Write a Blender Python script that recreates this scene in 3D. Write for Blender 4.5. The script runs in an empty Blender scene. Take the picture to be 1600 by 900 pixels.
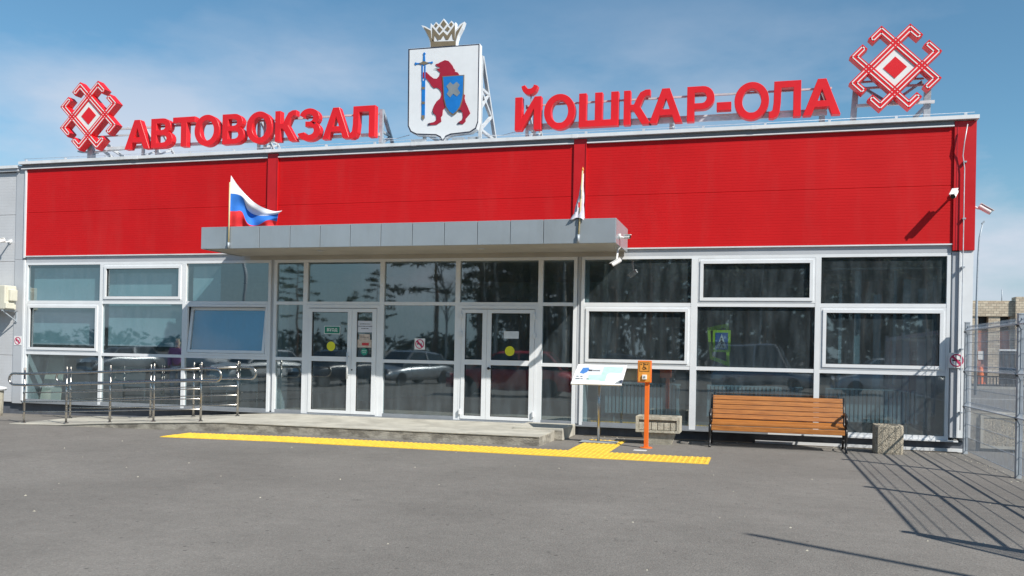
import bpy, bmesh, math, random
from mathutils import Vector, Matrix
R = math.radians
random.seed(7)
SC = bpy.context.scene
COL = SC.collection

# ------------------------------------------------------------------ camera
CAM = Vector((15.0, -14.983, 1.4126)); YAW, PITCH, ROLL, FPX, PPY = .2729, .0043, .0197, 1365.48, 544.95
_f = Vector((-math.sin(YAW)*math.cos(PITCH), math.cos(YAW)*math.cos(PITCH), math.sin(PITCH)))
_r = Vector((math.cos(YAW), math.sin(YAW), 0)); _u = _r.cross(_f)
CR = _r*math.cos(ROLL)+_u*math.sin(ROLL); CU = -_r*math.sin(ROLL)+_u*math.cos(ROLL)
cam = bpy.data.cameras.new('camera'); camo = bpy.data.objects.new('camera', cam); COL.objects.link(camo)
camo.matrix_world = Matrix(((CR.x, CU.x, -_f.x, CAM.x), (CR.y, CU.y, -_f.y, CAM.y), (CR.z, CU.z, -_f.z, CAM.z), (0, 0, 0, 1)))
cam.sensor_width = 36; cam.lens = FPX/1600*36; cam.shift_y = (PPY-450)/1600; cam.clip_start = .1; cam.clip_end = 3000
SC.camera = camo

# ------------------------------------------------------------------ sky, sun, exposure
SUN_DIR = Vector((.94, -.59, 1.0)).normalized()
w = bpy.data.worlds.new('World'); SC.world = w; w.use_nodes = True
nt = w.node_tree; nt.nodes.clear()
def N(nt, t, **k):
    n = nt.nodes.new(t)
    for a, b in k.items(): setattr(n, a, b)
    return n
sky = N(nt, 'ShaderNodeTexSky', sky_type='NISHITA', sun_disc=False)
sky.sun_elevation = math.asin(SUN_DIR.z); sky.sun_rotation = math.atan2(SUN_DIR.x, SUN_DIR.y)
sky.altitude = 100; sky.air_density = 1.0; sky.dust_density = .6; sky.ozone_density = 2.5
tc = N(nt, 'ShaderNodeTexCoord'); mp = N(nt, 'ShaderNodeMapping'); mp.inputs['Scale'].default_value = (1.0, 1.0, 2.6); mp.inputs['Location'].default_value = (.35, .1, -.12)
nz = N(nt, 'ShaderNodeTexNoise'); nz.inputs['Scale'].default_value = 2.1; nz.inputs['Detail'].default_value = 7; nz.inputs['Roughness'].default_value = .55
cr = N(nt, 'ShaderNodeValToRGB'); cr.color_ramp.elements[0].position = .478; cr.color_ramp.elements[1].position = .67
sx = N(nt, 'ShaderNodeSeparateXYZ')
hr = N(nt, 'ShaderNodeMapRange'); hr.inputs['From Min'].default_value = .40; hr.inputs['From Max'].default_value = .14
mul = N(nt, 'ShaderNodeMath', operation='MULTIPLY'); mul2 = N(nt, 'ShaderNodeMath', operation='MULTIPLY'); mul2.inputs[1].default_value = 1.1; mul2.use_clamp = True
mx = N(nt, 'ShaderNodeMix', data_type='RGBA'); mx.inputs['B'].default_value = (4.7, 5.0, 5.7, 1)
bg = N(nt, 'ShaderNodeBackground'); bg.inputs['Strength'].default_value = .1; wo = N(nt, 'ShaderNodeOutputWorld')
L = nt.links.new
L(tc.outputs['Generated'], mp.inputs['Vector']); L(mp.outputs[0], nz.inputs['Vector']); L(nz.outputs['Fac'], cr.inputs[0])
L(tc.outputs['Generated'], sx.inputs[0]); L(sx.outputs['Z'], hr.inputs['Value']); L(cr.outputs['Color'], mul.inputs[0]); L(hr.outputs[0], mul.inputs[1])
L(mul.outputs[0], mul2.inputs[0]); L(mul2.outputs[0], mx.inputs['Factor']); tn = N(nt, 'ShaderNodeVectorMath', operation='MULTIPLY'); tn.inputs[1].default_value = (.63, .875, .875); L(sky.outputs[0], tn.inputs[0]); 
hz = N(nt, 'ShaderNodeMix', data_type='RGBA'); hz.inputs['B'].default_value = (2.6, 3.4, 4.1, 1)
hf = N(nt, 'ShaderNodeMapRange', interpolation_type='SMOOTHSTEP'); hf.inputs['From Min'].default_value = .24; hf.inputs['From Max'].default_value = 0; hf.inputs['To Max'].default_value = .85
L(sx.outputs['Z'], hf.inputs['Value']); L(hf.outputs[0], hz.inputs['Factor']); L(tn.outputs[0], hz.inputs['A']); L(hz.outputs['Result'], mx.inputs['A'])
L(mx.outputs['Result'], bg.inputs['Color']); L(bg.outputs[0], wo.inputs[0])
sl = bpy.data.lights.new('sun', 'SUN'); sl.energy = 4.2; sl.angle = R(.53); sl.color = (1, .95, .87)
so = bpy.data.objects.new('sun', sl); COL.objects.link(so); so.rotation_euler = SUN_DIR.to_track_quat('Z', 'Y').to_euler(); so.location = (30, -30, 30)
SC.view_settings.view_transform = 'Standard'; SC.view_settings.look = 'None'; SC.view_settings.exposure = .55; SC.view_settings.gamma = 1
cy = SC.cycles
cy.caustics_reflective = False; cy.caustics_refractive = False; cy.max_bounces = 8; cy.transparent_max_bounces = 16
cy.sample_clamp_indirect = 6; cy.use_denoising = True

# ------------------------------------------------------------------ layout helpers (metres; facade plane is y = 0)
def ray(u, v): return _f + CR*((u-800)/FPX) + CU*(-(v-PPY)/FPX)
def W(u, v, y=0.0):
    d = ray(u, v); return CAM + d*((y-CAM.y)/d.y)
def WX(u, v, x):
    d = ray(u, v); return CAM + d*((x-CAM.x)/d.x)
def GZ(u, v, z=0.0):
    d = ray(u, v); return CAM + d*((z-CAM.z)/d.z)

# ------------------------------------------------------------------ materials
MATS = {}
def mat(name, col, rough=.6, metal=0, var=.08, scale=6, bump=0, bscale=None, spec=.5, detail=4, coat=0, stretch=None, emis=None, col2=None, thr=(.35, .65)):
    m = bpy.data.materials.new(name); m.use_nodes = True; t = m.node_tree; l = t.links.new
    b = t.nodes['Principled BSDF']; b.inputs['Roughness'].default_value = rough; b.inputs['Metallic'].default_value = metal
    b.inputs['Specular IOR Level'].default_value = spec; b.inputs['Coat Weight'].default_value = coat
    tcn = N(t, 'ShaderNodeTexCoord'); mpn = N(t, 'ShaderNodeMapping')
    if stretch: mpn.inputs['Scale'].default_value = stretch
    l(tcn.outputs['Object'], mpn.inputs[0])
    n = N(t, 'ShaderNodeTexNoise'); n.inputs['Scale'].default_value = scale; n.inputs['Detail'].default_value = detail; n.inputs['Roughness'].default_value = .6
    l(mpn.outputs[0], n.inputs['Vector'])
    r = N(t, 'ShaderNodeValToRGB'); e = r.color_ramp.elements; e[0].position = thr[0]; e[1].position = thr[1]
    c2 = col2 or tuple(min(1, c*(1+var)) for c in col)
    e[0].color = (*[c*(1-var) for c in col], 1) if col2 is None else (*col, 1); e[1].color = (*c2, 1)
    l(n.outputs['Fac'], r.inputs[0]); l(r.outputs[0], b.inputs['Base Color'])
    rr = N(t, 'ShaderNodeMapRange'); rr.inputs['To Min'].default_value = max(0, rough-.07); rr.inputs['To Max'].default_value = min(1, rough+.07)
    l(n.outputs['Fac'], rr.inputs[0]); l(rr.outputs[0], b.inputs['Roughness'])
    if bump:
        n2 = N(t, 'ShaderNodeTexNoise'); n2.inputs['Scale'].default_value = bscale or scale*6; n2.inputs['Detail'].default_value = 5
        l(mpn.outputs[0], n2.inputs['Vector'])
        bp = N(t, 'ShaderNodeBump'); bp.inputs['Strength'].default_value = bump; bp.inputs['Distance'].default_value = .02
        l(n2.outputs['Fac'], bp.inputs['Height']); l(bp.outputs[0], b.inputs['Normal'])
    if emis: b.inputs['Emission Color'].default_value = (*emis[:3], 1); b.inputs['Emission Strength'].default_value = emis[3]
    MATS[name] = m; return m
def weather(name, col, amt, sc=(1.2, 1, .22), thr=(.5, .8)):
    m = MATS[name]; t = m.node_tree; l = t.links.new; b = t.nodes['Principled BSDF']; src = b.inputs['Base Color'].links[0].from_socket
    tcn = N(t, 'ShaderNodeTexCoord'); mpn = N(t, 'ShaderNodeMapping'); mpn.inputs['Scale'].default_value = sc; l(tcn.outputs['Object'], mpn.inputs[0])
    n = N(t, 'ShaderNodeTexNoise'); n.inputs['Scale'].default_value = 2; n.inputs['Detail'].default_value = 9; n.inputs['Roughness'].default_value = .65; l(mpn.outputs[0], n.inputs['Vector'])
    r = N(t, 'ShaderNodeMapRange'); r.inputs['From Min'].default_value, r.inputs['From Max'].default_value = thr; r.inputs['To Max'].default_value = amt; l(n.outputs['Fac'], r.inputs[0])
    x = N(t, 'ShaderNodeMix', data_type='RGBA'); x.inputs['B'].default_value = (*col, 1); l(r.outputs[0], x.inputs['Factor']); l(src, x.inputs['A']); l(x.outputs['Result'], b.inputs['Base Color'])
def brick_tex(name, c1, c2, mortar_, sc):
    m = MATS[name]; t = m.node_tree; l = t.links.new; b = t.nodes['Principled BSDF']
    tcn = N(t, 'ShaderNodeTexCoord'); mpn = N(t, 'ShaderNodeMapping'); mpn.inputs['Rotation'].default_value = (R(90), 0, 0); l(tcn.outputs['Object'], mpn.inputs[0])
    k = N(t, 'ShaderNodeTexBrick'); k.inputs['Scale'].default_value = sc; k.inputs['Color1'].default_value = (*c1, 1); k.inputs['Color2'].default_value = (*c2, 1); k.inputs['Mortar'].default_value = (*mortar_, 1); k.inputs['Mortar Size'].default_value = .02
    l(mpn.outputs[0], k.inputs['Vector']); l(k.outputs['Color'], b.inputs['Base Color'])
mat('red_panel', (.56, .0080, .0100), .5, var=.05, scale=.8, bump=.03, bscale=3, spec=.25)
mat('red_trim', (.54, .010, .013), .38, var=.05, scale=3)
mat('red_letter', (.72, .012, .018), .4, var=.04, scale=3)
mat('red_letter_side', (.5, .016, .03), .45, var=.06, scale=3)
mat('white_pvc', (.74, .76, .78), .35, var=.03, scale=3)
mat('white_metal', (.72, .74, .76), .45, var=.05, scale=2)
mat('apron_shade', (.22, .24, .26), .45, var=.05)  # darkened: shade under the cap overhang is put into this colour
mat('grey_panel', (.55, .56, .58), .5, var=.04, scale=1.2, bump=.02, bscale=2)
mat('grey_trim', (.46, .48, .51), .42, var=.05, scale=1.4)
mat('sill_shade', (.24, .26, .285), .45, var=.06)  # shaded copy of the white sill, shade put into the colour
mat('gasket', (.03, .03, .032), .7)
mat('plinth', (.10, .11, .13), .6, var=.15)
mat('canopy_panel', (.36, .405, .44), .32, metal=.30, var=.05, scale=1.5, spec=.5)
mat('canopy_soffit', (.42, .40, .36), .7, var=.08, scale=2)
mat('concrete', (.36, .345, .31), .9, var=.16, scale=3, bump=.25, bscale=40)
mat('mortar', (.46, .44, .38), .92, var=.14, scale=2.4, bump=.2, bscale=30)
mat('old_concrete', (.17, .155, .13), .95, scale=4, bump=.6, bscale=30, col2=(.38, .355, .30), thr=(.38, .6), stretch=(1, 1, 2), detail=8)
mat('aggregate', (.24, .21, .165), .95, scale=60, bump=1.0, bscale=70, col2=(.52, .46, .36), thr=(.38, .62), detail=2)
mat('cast_stone', (.46, .43, .35), .9, var=.16, scale=14, bump=.5, bscale=60)
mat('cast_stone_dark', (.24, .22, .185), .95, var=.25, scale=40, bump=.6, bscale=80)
mat('yellow_tile', (.78, .50, .045), .75, var=.10, scale=5, bump=.1)
mat('orange_paint', (.80, .16, .02), .42, var=.05)
mat('orange_label', (.72, .30, .05), .5, var=.08, scale=20)
mat('steel', (.46, .44, .41), .28, metal=1, var=.06, scale=10)
mat('galv', (.38, .42, .46), .5, metal=.25, var=.14, scale=14)
mat('galv_light', (.60, .63, .67), .45, metal=.35, var=.12, scale=10)
mat('truss_white', (.54, .56, .58), .45, var=.10, scale=8)
mat('black_iron', (.014, .014, .015), .35, var=.2, scale=20)
mat('wood', (.28, .095, .018), .5, scale=7, stretch=(.6, 10, 10), col2=(.48, .19, .042), thr=(.3, .7), bump=.1, coat=.15)
mat('white_paint', (.80, .80, .79), .5, var=.03)
mat('cream_plastic', (.62, .60, .50), .5, var=.05)
mat('black_matte', (.012, .012, .013), .6)
mat('dark_print', (.04, .045, .06), .6)
mat('green_sign', (.015, .20, .13), .45)
mat('green_round', (.03, .30, .20), .45)
mat('yellow_sticker', (.72, .70, .03), .5)
mat('paper', (.66, .67, .72), .8, var=.03)
mat('poster', (.50, .40, .33), .7, scale=22, col2=(.66, .56, .48))
mat('red_print', (.55, .05, .06), .6)
mat('magenta_ring', (.55, .035, .12), .5)
mat('pale_green_print', (.45, .72, .60), .5)
mat('blue_print', (.06, .20, .52), .5)
mat('light_print', (.66, .70, .73), .45)
mat('flag_white', (.78, .79, .84), .85, var=.03)
mat('flag_blue', (.025, .17, .60), .85)
mat('flag_red', (.66, .025, .03), .85)
mat('flag_furl', (.62, .60, .68), .85, var=.12, scale=20)
mat('pale_wood', (.60, .50, .28), .6, var=.1)
mat('crest_white', (.76, .78, .80), .4, var=.02)
mat('crest_black', (.03, .035, .06), .5)
mat('crest_crimson', (.36, .012, .035), .5)
mat('crest_blue', (.01, .18, .55), .45)
mat('crest_brown', (.24, .19, .12), .45, var=.1, metal=.2)
mat('crest_grey', (.22, .25, .27), .5)
mat('brick_pale', (.52, .46, .36), .9, var=.14, scale=9, bump=.3)
brick_tex('brick_pale', (.60, .52, .40), (.44, .36, .27), (.24, .21, .17), 1.6)
mat('brick_red', (.40, .13, .08), .9, var=.18, scale=6, bump=.3)
brick_tex('brick_red', (.50, .17, .10), (.36, .11, .07), (.3, .2, .15), 1.6)
mat('dark_glass_far', (.03, .035, .04), .25)
mat('car_white', (.72, .73, .74), .3, coat=.8, var=.01)
mat('car_red', (.45, .02, .025), .3, coat=.8, var=.01)
mat('car_silver', (.42, .44, .46), .3, metal=.6, coat=.8, var=.01)
mat('car_dark', (.03, .035, .045), .3, coat=.8, var=.01)
mat('car_glass', (.015, .018, .02), .08, spec=.8)
mat('headlight', (.75, .77, .8), .1, metal=.7)
mat('tyre', (.02, .02, .02), .85)
mat('needles', (.022, .050, .020), .8, var=.4, scale=3)
mat('twigs', (.11, .085, .06), .9, var=.3)
mat('bark_pine', (.15, .08, .045), .95, var=.3, scale=8)
mat('bark_birch', (.60, .58, .54), .9, scale=5, col2=(.05, .05, .05), thr=(.55, .72), stretch=(1, 1, .25))
mat('skin', (.52, .31, .22), .6); mat('hair_blond', (.75, .58, .32), .7)
mat('purple_cloth', (.50, .22, .58), .8, var=.1); mat('pale_jeans', (.5, .62, .75), .85, var=.1); mat('shoe', (.04, .03, .03), .6)
mat('interior_wall', (.42, .47, .49), .8); mat('interior_floor', (.17, .17, .165), .45, var=.1, scale=1.5); mat('interior_ceiling', (.36, .37, .37), .9)
mat('radiator', (.22, .30, .34), .45); mat('blind', (.36, .52, .56), .85, var=.04, scale=2)
mat('blue_film', (.10, .33, .58), .5, var=.05)
mat('signal_green', (.42, .68, .03), .5); mat('sign_blue', (.02, .12, .42), .5)
mat('dirt', (.10, .085, .065), .95, var=.3, scale=4, bump=.4, bscale=30)
mat('road_white', (.62, .62, .60), .8, var=.1, scale=8)

weather('red_panel', (.46, .07, .065), .22); weather('red_letter', (.52, .05, .05), .12, (1, 1, 1)); weather('yellow_tile', (.30, .24, .13), .55, (2, 2, 1), (.48, .75))
weather('canopy_panel', (.24, .24, .23), .35); weather('mortar', (.20, .18, .15), .6, (1, 1, 1), (.5, .75)); weather('white_metal', (.38, .37, .34), .4, (2, 2, .5)); weather('grey_panel', (.36, .35, .32), .3)
weather('cast_stone', (.20, .18, .14), .6, (4, 4, 2), (.45, .7)); weather('orange_paint', (.35, .12, .06), .4, (6, 6, 2), (.5, .75)); weather('wood', (.16, .07, .03), .5, (2, 8, 8), (.52, .78)); weather('crest_white', (.55, .56, .55), .3)
def glass_mat(name, tint, base=.1):
    m = bpy.data.materials.new(name); m.use_nodes = True; t = m.node_tree; l = t.links.new; t.nodes.clear()
    o = N(t, 'ShaderNodeOutputMaterial'); mixn = N(t, 'ShaderNodeMixShader'); tr = N(t, 'ShaderNodeBsdfTransparent'); tr.inputs[0].default_value = (*tint, 1)
    gl = N(t, 'ShaderNodeBsdfGlossy'); gl.inputs['Roughness'].default_value = .02; gl.inputs['Color'].default_value = (.90, .98, 1, 1)
    lw = N(t, 'ShaderNodeLayerWeight'); lw.inputs[0].default_value = .5; fr = N(t, 'ShaderNodeMath', operation='POWER'); fr.inputs[1].default_value = 4; l(lw.outputs['Facing'], fr.inputs[0]); ad = N(t, 'ShaderNodeMath', operation='MULTIPLY_ADD'); ad.inputs[1].default_value = .85; ad.inputs[2].default_value = base
    ad.use_clamp = True
    n = N(t, 'ShaderNodeTexNoise'); n.inputs['Scale'].default_value = 1.1; n.inputs['Detail'].default_value = 1; tcn = N(t, 'ShaderNodeTexCoord'); l(tcn.outputs['Object'], n.inputs['Vector'])
    bp = N(t, 'ShaderNodeBump'); bp.inputs['Strength'].default_value = .12; bp.inputs['Distance'].default_value = .02; l(n.outputs['Fac'], bp.inputs['Height']); l(bp.outputs[0], gl.inputs['Normal'])
    # thin film of dust; its blue and floor also paint a light veil over dark panes
    df = N(t, 'ShaderNodeBsdfDiffuse'); df.inputs[0].default_value = (.40, .50, .56, 1); m2 = N(t, 'ShaderNodeMixShader')
    n3 = N(t, 'ShaderNodeTexNoise'); n3.inputs['Scale'].default_value = 3; n3.inputs['Detail'].default_value = 6; mpn = N(t, 'ShaderNodeMapping'); mpn.inputs['Scale'].default_value = (2.5, 1, .5)
    l(tcn.outputs['Object'], mpn.inputs[0]); l(mpn.outputs[0], n3.inputs['Vector'])
    mr = N(t, 'ShaderNodeMapRange'); mr.inputs['From Min'].default_value = .4; mr.inputs['From Max'].default_value = .8; mr.inputs['To Min'].default_value = .04; mr.inputs['To Max'].default_value = .13
    l(n3.outputs['Fac'], mr.inputs[0])
    l(fr.outputs[0], ad.inputs[0]); l(ad.outputs[0], mixn.inputs[0]); l(tr.outputs[0], mixn.inputs[1]); l(gl.outputs[0], mixn.inputs[2])
    l(mr.outputs[0], m2.inputs[0]); l(mixn.outputs[0], m2.inputs[1]); l(df.outputs[0], m2.inputs[2]); l(m2.outputs[0], o.inputs[0])
    MATS[name] = m; return m
glass_mat('glass', (.60, .73, .76), .24)

def asphalt():
    m = mat('asphalt', (.184, .172, .157), .9, var=.10, scale=.5, detail=8)
    t = m.node_tree; l = t.links.new; b = t.nodes['Principled BSDF']; b.inputs['Specular IOR Level'].default_value = .25
    tcn = N(t, 'ShaderNodeTexCoord')
    base = b.inputs['Base Color'].links[0].from_socket
    def noise(sc, det, lo, hi, fm=.3, fx=.7, stretch=None, rough=.6):
        n = N(t, 'ShaderNodeTexNoise'); n.inputs['Scale'].default_value = sc; n.inputs['Detail'].default_value = det; n.inputs['Roughness'].default_value = rough
        if stretch:
            mp_ = N(t, 'ShaderNodeMapping'); mp_.inputs['Scale'].default_value = stretch; mp_.inputs['Rotation'].default_value = (0, 0, .12); l(tcn.outputs['Object'], mp_.inputs[0]); l(mp_.outputs[0], n.inputs['Vector'])
        else: l(tcn.outputs['Object'], n.inputs['Vector'])
        r = N(t, 'ShaderNodeMapRange'); r.inputs['From Min'].default_value = fm; r.inputs['From Max'].default_value = fx; r.inputs['To Min'].default_value = lo; r.inputs['To Max'].default_value = hi; l(n.outputs['Fac'], r.inputs[0]); return r.outputs[0]
    fs = [noise(1.3, 8, .93, 1.05, stretch=(.3, .8, 1), rough=.7), noise(7, 6, .90, 1.10, rough=.75), noise(38, 3, .86, 1.13), noise(120, 2, .84, 1.14), noise(.35, 5, .94, 1.06, rough=.7), noise(2.6, 6, 1.0, .72, .62, .72, rough=.7)]
    # sparse dark spots and pale grit
    for sc, thr_, k in ((5, .10, .55), (11, .13, .7), (16, .10, 1.5)):
        v = N(t, 'ShaderNodeTexVoronoi'); v.inputs['Scale'].default_value = sc; v.inputs['Randomness'].default_value = 1; l(tcn.outputs['Object'], v.inputs['Vector'])
        r = N(t, 'ShaderNodeMapRange'); r.inputs['From Min'].default_value = thr_*.5; r.inputs['From Max'].default_value = thr_; r.inputs['To Min'].default_value = k; r.inputs['To Max'].default_value = 1; l(v.outputs['Distance'], r.inputs[0]); fs.append(r.outputs[0])
    cur = fs[0]
    for f_ in fs[1:]:
        mm = N(t, 'ShaderNodeMath', operation='MULTIPLY'); l(cur, mm.inputs[0]); l(f_, mm.inputs[1]); cur = mm.outputs[0]
    vm = N(t, 'ShaderNodeVectorMath', operation='SCALE'); l(base, vm.inputs[0]); l(cur, vm.inputs['Scale']); l(vm.outputs[0], b.inputs['Base Color'])
    n4 = N(t, 'ShaderNodeTexVoronoi'); n4.inputs['Scale'].default_value = 70; l(tcn.outputs['Object'], n4.inputs['Vector'])
    bp = N(t, 'ShaderNodeBump'); bp.inputs['Strength'].default_value = .45; bp.inputs['Distance'].default_value = .006; l(n4.outputs['Distance'], bp.inputs['Height']); l(bp.outputs[0], b.inputs['Normal'])
asphalt()

# ------------------------------------------------------------------ mesh builder
class MB:
    def __init__(s, m=None): s.v = []; s.f = []; s.mi = []; s.mats = []; s.cur = 0; s.sm = []; s.smooth = False; s.use(m)
    def use(s, m):
        if m is None: return s
        if m not in s.mats: s.mats.append(m)
        s.cur = s.mats.index(m); return s
    def add(s, vs, fs):
        o = len(s.v); s.v += [tuple(v) for v in vs]; s.f += [tuple(i+o for i in f) for f in fs]; s.mi += [s.cur]*len(fs); s.sm += [s.smooth]*len(fs); return s
    def box(s, a, b):
        (x0, y0, z0), (x1, y1, z1) = a, b
        x0, x1 = min(x0, x1), max(x0, x1); y0, y1 = min(y0, y1), max(y0, y1); z0, z1 = min(z0, z1), max(z0, z1)
        return s.add([(x0,y0,z0),(x1,y0,z0),(x1,y1,z0),(x0,y1,z0),(x0,y0,z1),(x1,y0,z1),(x1,y1,z1),(x0,y1,z1)],
                     [(0,3,2,1),(4,5,6,7),(0,1,5,4),(1,2,6,5),(2,3,7,6),(3,0,4,7)])
    def bevbox(s, a, b, r=.01):
        bm = bmesh.new(); bmesh.ops.create_cube(bm, size=1)
        c = [(a[i]+b[i])/2 for i in range(3)]; d = [abs(b[i]-a[i]) for i in range(3)]
        for v in bm.verts: v.co = Vector([c[i]+v.co[i]*d[i] for i in range(3)])
        bmesh.ops.bevel(bm, geom=bm.edges[:], offset=r, segments=2, affect='EDGES', profile=.5)
        s.frombm(bm); return s
    def frombm(s, bm, M=None):
        bm.verts.index_update(); vs = [(M @ v.co if M else v.co.copy()) for v in bm.verts]
        fs = [tuple(v.index for v in f.verts) for f in bm.faces]; s.add(vs, fs); bm.free(); return s
    def hexa(s, p): return s.add(p, [(0,3,2,1),(4,5,6,7),(0,1,5,4),(1,2,6,5),(2,3,7,6),(3,0,4,7)])
    def bar(s, p, q, wd, ht=None, up=(0, 0, 1)):   # rectangular bar from p to q
        p, q = Vector(p), Vector(q); ht = ht or wd; d = (q-p).normalized(); u = Vector(up)
        if abs(d.dot(u)) > .95: u = Vector((0, 1, 0))
        a = d.cross(u).normalized()*wd/2; b = d.cross(a).normalized()*ht/2
        return s.hexa([p-a-b, p+a-b, p+a+b, p-a+b, q-a-b, q+a-b, q+a+b, q-a+b])
    def tube(s, pts, r, n=8, closed=False, caps=True):
        pts = [Vector(p) for p in pts]; rs = r if isinstance(r, (list, tuple)) else [r]*len(pts); rings = []; prev = None
        sm = s.smooth; s.smooth = True; vs = []; fs = []
        for i, p in enumerate(pts):
            d = (pts[min(i+1, len(pts)-1)]-pts[max(i-1, 0)]).normalized()
            if prev is None: prev = d.orthogonal().normalized()
            a = (prev - d*prev.dot(d)).normalized(); prev = a; b = d.cross(a)
            vs += [p + (a*math.cos(2*math.pi*k/n)+b*math.sin(2*math.pi*k/n))*rs[i] for k in range(n)]
        for i in range(len(pts)-1):
            for k in range(n): fs.append((i*n+k, i*n+(k+1) % n, (i+1)*n+(k+1) % n, (i+1)*n+k))
        s.add(vs, fs); s.smooth = False
        if caps:
            o = len(s.v)-len(vs); s.f += [tuple(o+k for k in reversed(range(n))), tuple(o+(len(pts)-1)*n+k for k in range(n))]; s.mi += [s.cur]*2; s.sm += [False]*2
        s.smooth = sm; return s
    def lathe(s, c, prof, n=16, axis=None):   # prof [(r, h)] about axis through c
        ax = Vector(axis or (0, 0, 1)).normalized(); a = ax.orthogonal().normalized(); b = ax.cross(a); c = Vector(c)
        vs = [c + ax*h + (a*math.cos(2*math.pi*k/n)+b*math.sin(2*math.pi*k/n))*r for r, h in prof for k in range(n)]
        fs = [(i*n+k, i*n+(k+1) % n, (i+1)*n+(k+1) % n, (i+1)*n+k) for i in range(len(prof)-1) for k in range(n)]
        fs += [tuple(reversed(range(n))), tuple((len(prof)-1)*n+k for k in range(n))]
        return s.add(vs, fs)
    def prism(s, loops, y0, y1, bev=0, to=None, side=None):   # 2-D loops in (x, z), holes allowed, between y0 (front) and y1 (back)
        cu = bpy.data.curves.new('c', 'CURVE'); cu.dimensions = '2D'; cu.fill_mode = 'BOTH'; cu.extrude = abs(y1-y0)/2-bev; cu.bevel_depth = bev; cu.bevel_resolution = 0
        for lp in loops:
            sp = cu.splines.new('POLY'); sp.points.add(len(lp)-1); sp.use_cyclic_u = True
            for i, p in enumerate(lp): sp.points[i].co = (p[0], p[1], 0, 1)
        ob = bpy.data.objects.new('c', cu); me = bpy.data.meshes.new_from_object(ob)
        yc = (y0+y1)/2; front = s.cur
        vs = [Vector((v.co.x, yc - v.co.z, v.co.y)) for v in me.vertices]
        if to: vs = [to(v) for v in vs]
        o = len(s.v); s.v += [tuple(v) for v in vs]
        for p in me.polygons:
            s.f.append(tuple(i+o for i in p.vertices))
            if side and abs(p.normal.z) < .9:
                c0 = s.cur; s.use(side); s.mi.append(s.cur); s.cur = c0
            else: s.mi.append(front)
            s.sm.append(False)
        bpy.data.objects.remove(ob); bpy.data.curves.remove(cu); bpy.data.meshes.remove(me); return s
    def text(s, body, cx, cz, h, y, wmax=None, bold=.02, ex=.002, mirror=False, to=None):
        cu = bpy.data.curves.new('t', 'FONT'); cu.body = body; cu.size = 1; cu.align_x = 'CENTER'; cu.offset = bold; cu.extrude = ex; cu.resolution_u = 3
        ob = bpy.data.objects.new('t', cu); me = bpy.data.meshes.new_from_object(ob)
        if not me.vertices: return s
        xs = [v.co.x for v in me.vertices]; ys = [v.co.y for v in me.vertices]; kz = h/(max(ys)-min(ys)); kx = kz
        if wmax: kx = wmax/(max(xs)-min(xs))
        mx_, my_ = (max(xs)+min(xs))/2, (max(ys)+min(ys))/2
        vs = [Vector((cx+(v.co.x-mx_)*kx, y-v.co.z, cz+(v.co.y-my_)*kz)) for v in me.vertices]
        if to: vs = [to(v) for v in vs]
        s.add(vs, [tuple(p.vertices) for p in me.polygons]); bpy.data.objects.remove(ob); return s

def origin(o):
    v = Vector((0, 0, 0))
    while o is not None: v += Vector(o.location); o = o.parent
    return v
def link(name, mb, parent=None, local=False, kind=None, label=None, bevel=0):
    me = bpy.data.meshes.new(name); off = Vector((0, 0, 0)) if local or parent is None else origin(parent)
    me.from_pydata([(v[0]-off.x, v[1]-off.y, v[2]-off.z) for v in mb.v], [], mb.f); me.update()
    for m in (mb.mats or ['white_paint']): me.materials.append(MATS[m])
    me.polygons.foreach_set('material_index', mb.mi); me.polygons.foreach_set('use_smooth', mb.sm)
    o = bpy.data.objects.new(name, me); COL.objects.link(o); o.parent = parent
    if kind: o['kind'] = kind
    if label: o['label'] = label
    if bevel:
        b = o.modifiers.new('bevel', 'BEVEL'); b.width = bevel; b.segments = 2; b.limit_method = 'ANGLE'
    return o
def thing(name, label, cat, loc=(0, 0, 0), rz=0, group=None):
    o = bpy.data.objects.new(name, None); COL.objects.link(o); o.location = loc; o.rotation_euler = (0, 0, rz); o.empty_display_size = .2
    o['label'] = label; o['category'] = cat
    if group: o['group'] = group
    return o
def tag(o, label, cat, group=None):
    o['label'] = label; o['category'] = cat
    if group: o['group'] = group
    return o
def share(src, name, parent, loc=(0, 0, 0)):   # another piece using the same mesh
    o = src.copy(); o.name = name; COL.objects.link(o); o.parent = parent; o.location = loc; return o
def copy_tree(o, parent=None):
    c = o.copy(); COL.objects.link(c); c.parent = parent
    for ch in list(o.children): copy_tree(ch, c)
    return c
def circle(cx, cz, r, n=32, a0=0): return [(cx+r*math.cos(a0+2*math.pi*k/n), cz+r*math.sin(a0+2*math.pi*k/n)) for k in range(n)]
def rect(x0, z0, x1, z1): return [(x0, z0), (x1, z0), (x1, z1), (x0, z1)]
def arc(cx, cz, rx, rz, a, b, n=10): return [(cx+rx*math.cos(R(a+(b-a)*k/n)), cz+rz*math.sin(R(a+(b-a)*k/n))) for k in range(n+1)]

# ------------------------------------------------------------------ ground
def gz(x): return -.011*max(0, min(8, 8-x)) if x < 8 else 0.0
g = MB('asphalt')
gx = [-900, -300, -100, -40, -12, 0, 2, 4, 6, 8, 12, 18, 24, 40, 100, 300, 900]; gy = [-900, -300, -100, -40, -20, -10, -5, -2, 0, .5, 12, 30, 100, 300, 900]
g.add([(x, y, gz(x)) for y in gy for x in gx], [(j*len(gx)+i, j*len(gx)+i+1, (j+1)*len(gx)+i+1, (j+1)*len(gx)+i) for j in range(len(gy)-1) for i in range(len(gx)-1)])
link('ground', g, kind='structure')

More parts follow.
